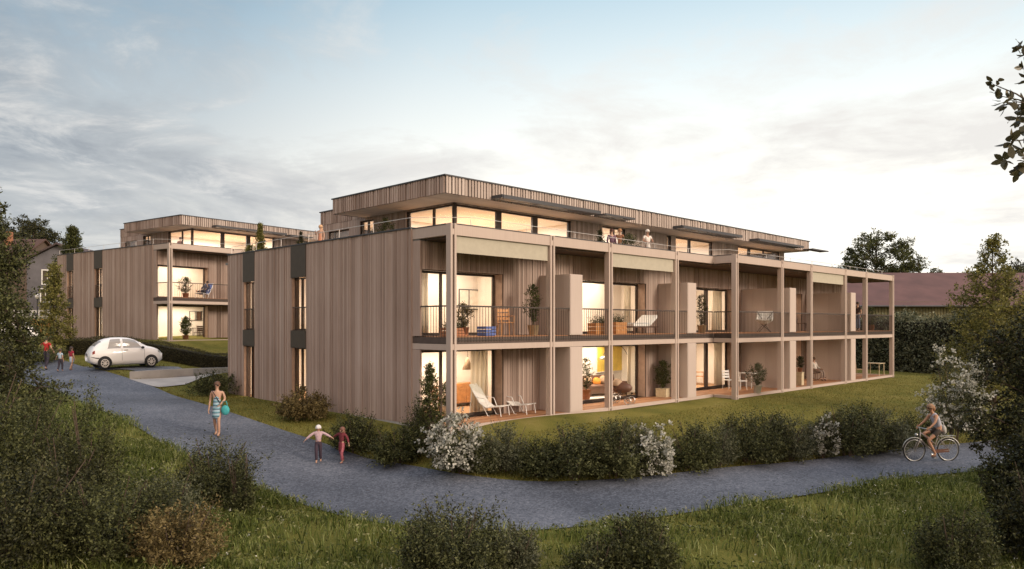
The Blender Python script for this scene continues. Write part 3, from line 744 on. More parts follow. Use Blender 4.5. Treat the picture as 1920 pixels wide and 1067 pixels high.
def make_tree(name, seed, H, clumps, m, label, loc, leaf=.12, nsh=26, nl=14, trunk=.16, group=None, lean=(0,0), cat_='tree', slen=.5, wr=.5, spread=.9, rz=0.0, droop=.1, base=0.0):
    """clumps: (x, y, z, r) centres of the leaf clumps of the crown"""
    g = np.random.default_rng(seed); root = empty(name, loc, rz, label, cat_, group)
    mb = MB(); top = max(c[2] for c in clumps)
    tp = []
    for i in range(9):
        t = i/8; tp.append(Vector((lean[0]*t + .05*H*.1*math.sin(5*t+seed), lean[1]*t + .05*H*.1*math.cos(4*t+seed), -.3 + (top+.3)*t)))
    mb.tube(tp, [trunk*(1-.88*(i/8)) for i in range(9)], 8)
    parts = []
    for (x, y, z, r) in clumps:
        c = Vector((x, y, z)); t0 = max(.12, min(.93, (z - .35*math.hypot(x-lean[0]*z/top, y-lean[1]*z/top) - .3*r)/top)); a = tp[0].lerp(tp[-1], t0)
        k = int(t0*8); a = tp[k].lerp(tp[min(k+1,8)], t0*8-k)
        mid = a.lerp(c, .5) + Vector((g.normal()*.08*r, g.normal()*.08*r, .1*r)); rb = max(.008, trunk*.34*(1-t0*.6))
        mb.tube([a, mid, c], [rb, rb*.65, rb*.3], 5)
        n = max(8, int(nsh*(r/.8)**1.6)); d = runit(g, n); rr = r*lumpR(g, d, 5, .5)
        e = np.array(c)[None,:] + d*(rr*g.uniform(.35,1,n)**.5)[:,None]*np.array([1,1,.8])
        for q in range(0, n, max(1, n//7)): mb.tube([c, Vector(e[q])], [rb*.3, .004], 4, caps=False)
        dr = nrmz(d + np.array([0,0,.25]) + g.normal(size=(n,3))*.5); ln = slen*r*g.uniform(.5,1.1,n)
        parts.append(shoots(g, e - dr*ln[:,None]*.7, dr, ln, nl, leaf, spread=spread, droop=droop, wr=wr, jit=leaf*.3))
    mb.build('trunk', M['bark'], root, smooth=True)
    V, Q = cat(parts); link('crown', mesh_np('crown', V, Q, m), root)
    return root

def conic(seed, H, Rb, n, z0=.12, top=.98, jit=.5, rmin=.25, rmax=.6, power=1.0):
    g = random.Random(seed); out = []
    for i in range(n):
        t = (i + g.random())/n; z = H*(z0 + (top-z0)*t); rad = Rb*(1-t)**power; th = i*2.4 + g.uniform(-.6,.6)
        q = rad*(.35 + .65*g.random())
        out.append((q*math.cos(th), q*math.sin(th), z, max(rmin, min(rmax, rad*.55))*g.uniform(1-jit*.4, 1+jit*.4)))
    out.append((0, 0, H*top, rmin*.8)); return out

def dome(seed, H, Rw, zc, n, r=(.7,1.2), flat=.7):
    g = random.Random(seed); out = []
    while len(out) < n:
        x, y, z = g.uniform(-1,1), g.uniform(-1,1), g.uniform(-.8,1)
        if x*x+y*y+z*z > 1 or x*x+y*y+z*z < .12: continue
        out.append((x*Rw, y*Rw, zc + z*Rw*flat, g.uniform(*r)))
    return out

SG = 'shrubs planted along the far side of the path'
# --- the row of shrubs between lawn and path: (px, py_base, width px, top py, kind)
protoA = make_shrub('shrub', 11, 2.0, 1.7, 620, 20, .062, M['leaf_shrub'], 'broad dark shrub at the path bend, between the white flowering bush and the small round shrub', (0,0,0), group=SG)
protoB = make_shrub('shrub', 12, 1.6, 1.5, 520, 20, .058, M['leaf_brown'], 'x', (0,0,0), group=SG, up=.7)
protoC = make_shrub('shrub', 13, 1.7, 1.6, 520, 20, .06, M['leaf_sage'], 'x', (0,0,0), group=SG, up=.6, spiky=.2)
def place_shrub(src, px, pb, pt, wpx, label, rz, first=False):
    p = G(px, pb); d = PX(*p)[2]; w0 = {protoA: 2.0, protoB: 1.6, protoC: 1.7}[src]; h0 = {protoA: 1.7, protoB: 1.5, protoC: 1.6}[src]
    s = wpx*1.2/FPX*d/w0; hz = (pb-pt)/FPX*d/h0*1.22
    if first:
        src.location = p; src.rotation_euler.z = rz; src.scale = (s, s, hz); src['label'] = label; return src
    c = copy_tree(src); c.location = p; c.rotation_euler.z = rz; c.scale = (s, s, hz); c['label'] = label; return c
rows = [
 (protoB, 668, 846, 768, 100, 'dark brownish shrub just behind the child in dark red on the path edge', .3, True),
 (protoB, 745, 868, 795, 110, 'low wide dark shrub left of the large white flowering bush', 1.9, False),
 (protoA, 790, 848, 745, 80, 'dark shrub below the small pointed conifer at the building corner', .8, False),
 (protoC, 945, 882, 795, 95, 'loose grey green shrub directly right of the large white flowering bush', 2.2, True),
 (protoA, 1075, 896, 792, 150, 'broadest dark shrub, at the outer bend of the path', .1, True),
 (protoA, 1150, 893, 780, 140, 'tall rounded dark shrub directly left of the middle white flowering bush', 2.9, False),
 (protoB, 1295, 880, 790, 110, 'dark shrub directly right of the middle white flowering bush', 2.5, False),
 (protoC, 1345, 874, 795, 70, 'pale grey green shrub squeezed between two darker shrubs', 1.1, False),
 (protoA, 1405, 868, 768, 125, 'dark shrub left of the small white flowering bush, in the middle of the row', 4.0, False),
 (protoC, 1480, 862, 778, 95, 'feathery grey green shrub directly left of the small white flowering bush', 4.4, False),
 (protoA, 1590, 855, 757, 130, 'dense dark shrub directly right of the small white flowering bush', 5.2, False),
 (protoC, 1655, 848, 768, 110, 'feathery shrub in front of the far lawn, left of the cyclist', 3.3, False),
 (protoB, 1712, 838, 770, 75, 'small dark shrub right behind the front wheel of the bicycle', .6, False),
]
rows += [
 (protoA, 905, 888, 812, 70, 'low dark shrub tucked against the right foot of the large white flowering bush', 3.6, False),
 (protoB, 1010, 892, 815, 90, 'dark shrub between the loose grey green one and the broadest one at the path bend', 1.4, False),
 (protoC, 1185, 884, 792, 70, 'grey green shrub just behind the middle white flowering bush', 5.0, False),
 (protoB, 1440, 862, 770, 90, 'upright dark shrub at the middle of the row towards the lawn', 2.2, False),
 (protoB, 1625, 848, 752, 90, 'tall dark shrub with upright shoots right of the dense dark one', 4.8, False)]
for a in rows: place_shrub(*a)
FG = 'white flowering bushes along the path'
fl = Vector((-S2, -S2, 0))
def flower(px, pb, pt, wpx, seed, label, nf, fs=(-.7,-.7), ns=560):
    p = G(px, pb); d = PX(*p)[2]; w_ = wpx/FPX*d; h_ = (pb-pt)/FPX*d*1.18
    return make_shrub('flowering_shrub', seed, w_, h_, ns, 18, .06, M['leaf_sage'], label, p, group=FG, flowers=int(nf*.72), fside=fs, up=.6)
flower(857, 886, 775, 112, 41, 'largest white flowering bush, at the near corner of the building', 420)
flower(1218, 890, 795, 88, 42, 'middle white flowering bush, slim, blooming on its right side', 260, (.5,-.8))
flower(1540, 858, 775, 62, 43, 'small white flowering bush half hidden in the shrub row', 110)
flower(1790, 828, 655, 118, 44, 'tall white flowering bush behind the cyclist at the foot of the dark tree', 480, ns=900)
# --- shrubs near the gable
p = G(568, 787); make_shrub('shrub', 51, 2.0, 1.25, 560, 20, .075, M['leaf_olive'], 'rounded golden olive shrub on the lawn before the gable wall', p, up=.35)
p = G(402, 742); make_shrub('shrub', 52, 2.1, 1.35, 420, 18, .07, M['leaf_brown'], 'dark reddish brown shrub at the far corner of the gable behind the woman', p, up=.8, spiky=.3)
p = G(806, 858); make_tree('small_conifer', 53, 2.7, conic(53, 2.6, .62, 44, .08, .97, rmin=.2, rmax=.34), M['leaf_green'], 'small pointed conifer at the near corner of the front building', p, leaf=.07, nsh=130, nl=10, trunk=.05, slen=.8)
# --- clipped hedge before the second building
def hedge_run(name, a, b, w, h, n, m, label, size=.05, top_noise=.03, taper=0.0, seed=3, cat_='hedge', leafn=1):
    g = np.random.default_rng(seed); a = np.array(a[:2]); b = np.array(b[:2]); L_ = np.linalg.norm(b-a); u = (b-a)/L_; v = np.array([-u[1], u[0]])
    fa = np.array([w*h, L_*w*1.1, L_*h*2.0, L_*h*2.0, w*h]); k = g.choice(5, n, p=fa/fa.sum()); s = g.uniform(0, L_, n); t = g.uniform(-.5,.5,n)*w; z = g.uniform(0,1,n)*h
    s = np.where(k==0, 0, np.where(k==4, L_, s)); z = np.where(k==1, h, z); t = np.where(k==2, -w/2, np.where(k==3, w/2, t))
    nz = np.sin(s*2.1+seed)*np.sin(s*.7+1)*top_noise*2 + g.normal(size=n)*top_noise
    z = np.where(k==1, z + nz, z*(1+nz/h)); t = t*(1-taper*z/h) + g.normal(size=n)*top_noise; s = s + g.normal(size=n)*top_noise
    x = a[0]+u[0]*s+v[0]*t; y = a[1]+u[1]*s+v[1]*t; zz = TZ(x, y) + z
    nd = np.zeros((n,3)); nd[k==1] = (0,0,1); nd[k==2] = (-v[0],-v[1],.2); nd[k==3] = (v[0],v[1],.2); nd[k==0] = (-u[0],-u[1],.2); nd[k==4] = (u[0],u[1],.2)
    V, Q = leaf_quads(g, np.stack([x,y,zz],1), nd*.5 + runit(g, n), g.uniform(.6,1.3,n)*size, .6)
    root = empty(name, (0,0,0), 0, label, cat_)
    link('foliage', mesh_np('foliage', V, Q, m), root)
    mb = MB(); q = 0.12; K = 14
    for i in range(K):
        s0, s1 = q + (L_-2*q)*i/K, q + (L_-2*q)*(i+1)/K; c0 = a+u*s0; c1 = a+u*s1; z0 = min(tz(*c0), tz(*c1)); hw = (w/2-q)*(1-taper*.6)
        pts = [c0-v*hw, c1-v*hw, c1+v*hw, c0+v*hw]; zt0, zt1 = tz(*c0)+h-q, tz(*c1)+h-q
        lo = [(*pts[0], z0-.3),(*pts[1], z0-.3),(*pts[2], z0-.3),(*pts[3], z0-.3)]; hi = [(*pts[0], zt0),(*pts[1], zt1),(*pts[2], zt1),(*pts[3], zt0)]
        mb.face(hi); mb.face([lo[0],lo[1],hi[1],hi[0]]); mb.face([lo[2],lo[3],hi[3],hi[2]])
        if i == 0: mb.face([lo[3],lo[0],hi[0],hi[3]])
        if i == K-1: mb.face([lo[1],lo[2],hi[2],hi[1]])
    mb.build('twig_core', mat('dark_twigs', (.014,.012,.006), .95, var=.3), root)
    return root
hedge_run('clipped_hedge', GD(128, 44.2), GD(452, 41.0), .8, .86, 26000, M['hedge'], 'long low clipped hedge in front of the second building behind the white hatchback', .055)
hedge_run('tall_hedge', GD(1585, 58), GD(1905, 46), 2.4, 3.55, 30000, M['laurel'], 'tall loose hedge on the lawn edge in front of the dark roofed barn', .17, .20, .3, 6)

# --- trees
p = GD(1643, 80); cl = dome(61, 12, 4.4, 9.0, 80, (.65,1.2), .95) + [(-3.9,1,8.5,.7),(-3.4,0,10.2,.6),(3.6,-2,10.6,.7),(3.9,-2.4,9.4,.7),(3.2,-3.0,8.2,.8)]
make_tree('broadleaf_tree', 61, 13, cl, M['leaf_green'], 'large dark broadleaf tree rising behind the barn roof', p, leaf=.23, nsh=24, nl=11, trunk=.3)
p = GD(1600, 74); make_tree('broadleaf_tree', 62, 8, dome(62, 8, 2.0, 6.9, 14, (.6,.9), .6), M['leaf_green'], 'low light green tree at the foot of the large dark tree behind the barn', p, leaf=.18, nsh=34, nl=12, trunk=.2)
for (px, d, zc, rw, sd, lab) in ((1745,82,8.6,1.5,63,'small round tree peeping over the barn roof right of the large dark tree'),(1832,84,8.4,2.2,64,'pale green tree over the barn roof left of the yellow green tree'),
                        (1910,80,8.8,2.6,65,'dark tree above the right end of the barn roof'),(1497,90,9.0,1.6,66,'distant tree top just over the far end of the balcony frame'),(1960,70,7.6,2.6,68,'dark tree top behind the yellow green tree at the picture edge')):
    p = GD(px, d); make_tree('broadleaf_tree', sd, zc+rw, dome(sd, zc, rw, zc-.2, 12, (.6,1.0), .6), M['leaf_green'] if sd != 65 else M['leaf_dark'], lab, p, leaf=.2, nsh=28, nl=12, trunk=.2)
p = GD(1862, 29); make_tree('young_tree', 71, 7.0, conic(71, 7.1, 2.5, 64, .14, .98, rmin=.3, rmax=.62, power=.8), M['leaf_yellow'], 'yellow green pyramidal tree in front of the barn at the right', p, leaf=.12, nsh=46, nl=13, trunk=.1, slen=.8)
# dark mass at the right
p = GD(1992, 18.5); make_tree('dark_tree', 72, 5.6, dome(72, 5.6, 1.6, 2.8, 60, (.5,.8), 1.45) + [(-1.5,1.5,2.1,.55),(-1.35,1.35,1.3,.5),(-1.2,1.3,2.9,.5),(-1.55,1.5,1.6,.5)], M['leaf_dark'], 'big dark leafy tree filling the right side before the path', p, leaf=.10, nsh=64, nl=13, trunk=.14)
p = GD(1950, 16.0); make_shrub('shrub', 73, 2.1, 3.0, 1300, 22, .08, M['leaf_dark'], 'very dark tall shrub at the right edge below the big dark tree', p)
p = GD(1960, 13.4); make_shrub('shrub', 77, 2.2, 2.3, 700, 22, .07, M['leaf_dark'], 'tall very dark shrub cut off by the lower right corner', p)
p = GD(1788, 12.9); make_shrub('shrub', 74, 1.55, 1.35, 700, 22, .05, M['leaf_brown'], 'dark grey brown shrub in the meadow in front of the cyclist', p, up=.6)
# branch of a tree standing just outside the frame
def branch_tree():
    base = GD(2060, 8.6); root = empty('overhanging_tree', base, 0, 'big leaved branches reaching in from the upper right edge', 'tree')
    mb = MB(); top = P(2090, 60, 8.6) - base
    mb.tube([(0,0,-.3), top*.4 + Vector((.05,.05,0)), top*.8, top], [.13,.11,.08,.05], 8); parts = []; g = np.random.default_rng(5)
    for (bx, by, tips, r) in ((2050, 260, [(1884,300),(1895,265),(1905,320),(1915,280),(1926,250),(1935,310),(1950,270)], .62),
                           (2050, 210, [(1862,158),(1875,180),(1884,196),(1898,190),(1905,222),(1912,205),(1920,232),(1930,190),(1926,215),(1945,200),(1950,235)], .5),
                           (2060, 110, [(1913,85),(1925,100),(1940,90),(1918,130),(1930,150),(1950,120)], .5)):
        a = P(bx, by, 8.6) - base; c = P(1955, (by + tips[len(tips)//2][1])/2, 8.5) - base
        mb.tube([top*.75 + Vector((0,0,0)), a, c], [.05,.03,.016], 6)
        for (tx, ty) in tips:
            e = P(tx, ty, 8.3 + g.uniform(-.3,.3)) - base; mb.tube([c, c.lerp(e,.55) + Vector((0,0,.03)), e], [.012,.008,.004], 5)
            n = int(g.integers(6, 10)); dd = nrmz(runit(g, n)*.9 + np.array((e-c).normalized())[None,:]*.6)
            st = np.array(e)[None,:] + g.normal(size=(n,3))*.02
            parts.append(leaf_ovals(g, st, dd, g.uniform(.10,.15,n)*r/.55, .5))
    # rest of the crown, beyond the frame
    for k in range(30):
        c = P(2115 + g.uniform(-25,170), g.uniform(-190,330), 8.6 + g.uniform(-1.3,1.3)) - base
        t = min(.97, max(.35, (c.z-.5)/top.z)); a = top*t
        mb.tube([a, a.lerp(c,.55) + Vector((0,0,.06)), c], [.032,.02,.010], 5)
        for q in range(10):
            e = c + Vector(g.normal(size=3))*.27; mb.tube([c, e], [.008,.003], 4, caps=False); n = 9
            dd = nrmz(runit(g, n) + np.array((e-c).normalized())[None,:]*.6); st = np.array(e)[None,:] + g.normal(size=(n,3))*.03 - np.array(e-c)[None,:]*g.uniform(0,.6,(n,1))
            parts.append(leaf_ovals(g, st, dd, g.uniform(.08,.14,n), .5))
    mb.build('trunk', M['bark'], root, smooth=True); V, Q = cat(parts); link('crown', mesh_np('crown', V, Q, M['leaf_big']), root)
branch_tree()
# dark trees and shrubs at the left
p = GD(-48, 20); make_tree('dark_tree', 81, 7.0, conic(81, 7.2, 1.95, 96, .10, .98, rmin=.34, rmax=.68, power=.5), M['leaf_brown'], 'tall dark pointed tree cut by the left edge', p, leaf=.10, nsh=74, nl=13, trunk=.14, slen=.7)
p = GD(-62, 17.5); make_tree('dark_tree', 82, 4.2, dome(82, 4.2, 1.0, 2.1, 30, (.42,.66), 1.5), M['leaf_dark'], 'dark bushy tree on the left in front of the path and the man in red', p, leaf=.08, nsh=70, nl=13, trunk=.09)
def near(px, d, pt, wpx, seed, m, label, ns=760, nl=22, size=.055, name='shrub', **kw):
    p = GD(px, d); top = CZ - (pt-HY)/FPX*d; return make_shrub(name, seed, 1.15*wpx/FPX*d, (top - p.z)*1.16, ns, nl, size, m, label, p, **kw)
near(-55, 14.5, 655, 200, 83, M['leaf_brown'], 'large brownish shrub at the left edge under the dark trees', 900, size=.07)
near(40, 16.0, 712, 190, 84, M['leaf_brown'], 'spreading shrub with upright shoots beside the path on the left', 900, spiky=.35, up=.9)
near(165, 15.6, 722, 120, 85, M['leaf_brown'], 'twiggy brown shrub with tall shoots beside the path below the man in red', 520, spiky=.5, up=1.1)
near(30, 12.2, 830, 300, 86, M['leaf_dark'], 'darkest low shrub filling the lower left corner', 1200, size=.055)
near(200, 12.6, 870, 260, 87, M['leaf_brown'], 'low brown shrub in the meadow at the lower left', 1000, size=.05)
near(402, 16.4, 812, 150, 88, M['leaf_shrub'], 'dense rounded shrub on the verge in front of the striped dress woman', 820, spiky=.3, up=.8)
near(452, 15.8, 838, 55, 92, M['leaf_shrub'], 'slim upright shrub leaning over the path edge', 180, spiky=.6, up=1.2)
near(310, 14.0, 872, 130, 89, M['leaf_sage'], 'soft sage green shrub in the meadow on the left', 520, up=.8)
near(330, 12.4, 935, 180, 93, M['leaf_olive'], 'ochre tinged shrub low in the meadow at the bottom left', 520, up=.8)
near(120, 14.6, 800, 170, 98, M['leaf_dark'], 'dark leafy shrub in the left thicket above the ochre one', 800, spiky=.3, up=.8)
near(255, 13.2, 930, 150, 99, M['leaf_shrub'], 'low leafy shrub beside the ochre tinged one at the lower left', 600, spiky=.3, up=.8)
near(960, 12.6, 985, 110, 100, M['leaf_sage'], 'low grey green shrub at the right foot of the bushy bottom centre shrub', 380, up=.9, spiky=.3)
near(1120, 12.3, 1000, 120, 101, M['leaf_shrub'], 'low leafy shrub left of the dark brownish one at the bottom', 380, up=.9, spiky=.3)
near(850, 12.2, 930, 215, 90, M['leaf_shrub'], 'bushy dark shrub at the bottom centre in front of the path', 1000, up=.8, spiky=.25)
near(1205, 12.4, 952, 135, 91, M['leaf_brown'], 'dark brownish shrub at the bottom right of centre in front of the path', 760, up=.8, spiky=.25)
# background left
p = GD(137, 78); make_tree('young_tree', 95, 10.5, conic(95, 11.4, 2.2, 60, .2, .98, rmin=.5, rmax=.9, power=.6), M['leaf_green'], 'slim green tree top standing behind the second building at its left end', p, leaf=.2, nsh=60, nl=12, trunk=.16, slen=.8)
p = GD(102, 43); make_tree('young_tree', 96, 5.3, conic(96, 5.4, .85, 44, .16, .97, rmin=.32, rmax=.55, power=.5), M['leaf_yellow'], 'young green tree on the grass at the left end of the second building', p, leaf=.12, nsh=80, nl=12, trunk=.07, slen=.8)
p = GD(85, 42); make_shrub('shrub', 97, 2.6, 1.1, 320, 16, .08, M['leaf_shrub'], 'low shrub at the foot of the young tree by the second building', p)
# potted evergreen on the roof terrace
def blades(name, X, Y, hgt, wid, g, m, lean=.35, seg=1, kind='stuff', lift=0.0):
    n = len(X); Z = TZ(X, Y) + lift - .01; th = g.uniform(0, 2*math.pi, n); ph = g.uniform(0, 2*math.pi, n); h = hgt*g.uniform(.5,1.25,n); l = h*lean*g.uniform(.2,1.3,n)
    sx, sy = np.cos(th)*wid*.5, np.sin(th)*wid*.5; dx, dy = np.cos(ph)*l, np.sin(ph)*l
    b0 = np.stack([X-sx,Y-sy,Z],1); b1 = np.stack([X+sx,Y+sy,Z],1)
    m0 = np.stack([X-sx*.8+dx*.35, Y-sy*.8+dy*.35, Z+h*.6],1); m1 = np.stack([X+sx*.8+dx*.35, Y+sy*.8+dy*.35, Z+h*.6],1)
    t0 = np.stack([X+dx-sx*.1, Y+dy-sy*.1, Z+h],1); t1 = np.stack([X+dx+sx*.1, Y+dy+sy*.1, Z+h],1)
    V = np.stack([b0,b1,m0,m1,t0,t1],1).reshape(-1,3); b = np.arange(n)[:,None]*6
    Q = np.concatenate([b+np.array([0,1,3,2]), b+np.array([2,3,5,4])],1).reshape(-1,4)
    return tag(link(name, mesh_np(name, V, Q, m)), kind=kind)
def in_poly(x, y, poly):
    inside = np.zeros(len(x), bool); n = len(poly)
    for i in range(n):
        x0, y0 = poly[i]; x1, y1 = poly[(i+1) % n]
        c = ((y0 > y) != (y1 > y)); 
        if y1 != y0: inside ^= c & (x < (x1-x0)*(y-y0)/(y1-y0) + x0)
    return inside
def px_arr(x, y):
    rx, ry = x-CX, y-CY; d = S2*(rx+ry); return S2*(rx-ry)/np.maximum(d,.1), d
# meadow on the near side of the path
g = np.random.default_rng(77)
nearpoly = [tuple(q) for q in LO] + [(CX+30, CY-34), (CX-8, CY-10), (CX-34, CY+22)]
n0 = 1500000; x = g.uniform(-26, 26, n0); y = g.uniform(-28, 20, n0); r_, d_ = px_arr(x, y)
pd0 = np.full(n0, 9.0)
for q in LO: pd0 = np.minimum(pd0, np.hypot(x-q[0], y-q[1]))
k = (in_poly(x, y, nearpoly) | ((pd0 < .22) & (g.random(n0) < .5))) & (d_ > 9.5) & (d_ < 30) & (r_ > -.80) & (r_ < 1.0); x, y = x[k], y[k]
dens = .55 + .45*np.sin(x*1.3+1)*np.sin(y*1.1); k = g.random(len(x)) < dens*.9; x, y = x[k], y[k]
pd = np.min(np.stack([np.hypot(x-q[0], y-q[1]) for q in LO[::2]]), 0)
hh = np.where(pd < .5, .25, .27)*(.72 + .38*np.sin(x*1.7)*np.sin(y*1.5+2) + .2*np.sin(x*5.1+y*3.3))
blades('meadow_grass', x, y, hh, .020, g, M['grass'], .55)
k = g.random(len(x)) < .42; lx_, ly_ = x[k], y[k]; lz = TZ(lx_, ly_) + hh[k]*g.uniform(.35,1.05,k.sum())
V, Q = leaf_quads(g, np.stack([lx_,ly_,lz],1), runit(g, len(lx_))*np.array([1,1,.5]) + np.array([0,0,.25]), g.uniform(.05,.10,len(lx_)), .42)
tag(link('meadow_herbs', mesh_np('meadow_herbs', V, Q, M['herb'])), kind='stuff')
k = g.random(len(x)) < .004; fx_, fy_ = x[k], y[k]; c = np.stack([fx_, fy_, TZ(fx_,fy_)+hh[k]*1.15],1); c = np.repeat(c, 3, 0) + g.normal(size=(len(c)*3,3))*.018
V, Q = leaf_quads(g, c, runit(g, len(c)), g.uniform(.018,.035,len(c)), .8); tag(link('meadow_flowers', mesh_np('meadow_flowers', V, Q, M['petal'])), kind='stuff')
# mown lawn between path and buildings
n0 = 700000; x = g.uniform(-8, 42, n0); y = g.uniform(-12, 30, n0); r_, d_ = px_arr(x, y)
farpoly = [tuple(q) for q in UP] + [(60, -2), (60, 60), (-2, 60)]
dmin = np.min(np.stack([np.hypot(x-q[0], y-q[1]) for q in UP[::2]]), 0)
k = in_poly(x, y, farpoly) & (d_ > 14) & (d_ < 52) & (np.abs(r_) < .74) & ~((x > -.25) & (y > -1.3) & (y < 15.6) & (x < 34.8)) & ~((x > -.25) & (y > -.15) & (x < 15.6) & (y < 15.6))
k &= g.random(n0) < np.clip(1.5 - d_/34 + (dmin < .4)*1.2, .12, 1)
bad = in_poly(x, y, [tuple(q) for q in rA] + [tuple(q) for q in rB[::-1]]) | in_poly(x, y, [tuple(q) for q in dA] + [tuple(q) for q in dB[::-1]])
k &= ~bad; x, y, dm = x[k], y[k], dmin[k]
blades('lawn_grass', x, y, np.where(dm < .35, .085, .05), .022, g, M['lawnblade'], .6)
# ---------------------------------------------------------------- people
def skin_raw(chains, sub=1):
    """chains: list of (verts [(co, r)], edges); each chain rooted at its first vertex -> (verts, faces)"""
    vs = []; es = []; rs = []; roots = []
    for v, e in chains:
        b = len(vs); roots.append(b)
        for co, r in v: vs.append(tuple(co)); rs.append(r)
        es += [(b+i, b+j) for i, j in e]
    me = bpy.data.meshes.new('tmp'); me.from_pydata(vs, es, []); me.update()
    o = bpy.data.objects.new('tmp', me); col.objects.link(o)
    sk = o.modifiers.new('skin', 'SKIN'); sk.use_smooth_shade = True; sk.branch_smoothing = .4
    lay = me.skin_vertices[0].data
    for i, r in enumerate(rs):
        lay[i].radius = r if isinstance(r, tuple) else (r, r); lay[i].use_root = i in roots
    ss = o.modifiers.new('sub', 'SUBSURF'); ss.levels = sub; ss.render_levels = sub
    dg = bpy.context.evaluated_depsgraph_get(); ev = o.evaluated_get(dg); em = ev.to_mesh()
    V = [tuple(v.co) for v in em.vertices]; F = [tuple(p.vertices) for p in em.polygons]
    ev.to_mesh_clear(); bpy.data.objects.remove(o); bpy.data.meshes.remove(me)
    return V, F

def stand(**kw):
    p = dict(pel=(0,0,.93), waist=(0,0,1.07), chest=(0,.0,1.26), nb=(0,.012,1.42), neck=(0,.004,1.48), head=(0,-.012,1.585),
             hipL=(.088,0,.88), kneL=(.095,-.015,.49), ankL=(.095,.02,.08), toeL=(.10,-.13,.035),
             hipR=(-.088,0,.88), kneR=(-.095,-.015,.49), ankR=(-.095,.02,.08), toeR=(-.10,-.13,.035),
             shL=(.165,.015,1.385), elL=(.215,.03,1.11), wrL=(.225,-.05,.87), shR=(-.165,.015,1.385), elR=(-.215,.03,1.11), wrR=(-.225,-.05,.87))
    p.update(kw); return p
CLOTH = {}
def cloth(c):
    if c not in CLOTH: CLOTH[c] = mat('cloth', c, .85, var=.15, scale=14)
    return CLOTH[c]
def skinmat(c=(.42,.255,.18)): return CLOTH.setdefault(('skin', c), mat('skin', c, .5, var=.05))
M['face_dark'] = mat('face_features', (.07,.035,.03), .5); M['lips'] = mat('lips', (.35,.13,.11), .5)
def stripes_mat():
    m, nt, b, o = new_mat('striped_dress_cloth'); tc = N(nt, 'ShaderNodeTexCoord'); s = N(nt, 'ShaderNodeSeparateXYZ'); nt.links.new(tc.outputs['Object'], s.inputs[0])
    a = N(nt, 'ShaderNodeMath', operation='MULTIPLY'); a.inputs[1].default_value = 9.0; nt.links.new(s.outputs[2], a.inputs[0])
    f = N(nt, 'ShaderNodeMath', operation='FRACT'); nt.links.new(a.outputs[0], f.inputs[0])
    nt.links.new(ramp(nt, f.outputs[0], [(0.0,(.30,.42,.50)),(.45,(.34,.46,.54)),(.5,(.06,.11,.16)),(.72,(.06,.11,.16)),(.76,(.13,.30,.36))], 'CONSTANT'), b.inputs['Base Color']); b.inputs['Roughness'].default_value = .85
    return m
M['stripes'] = stripes_mat()

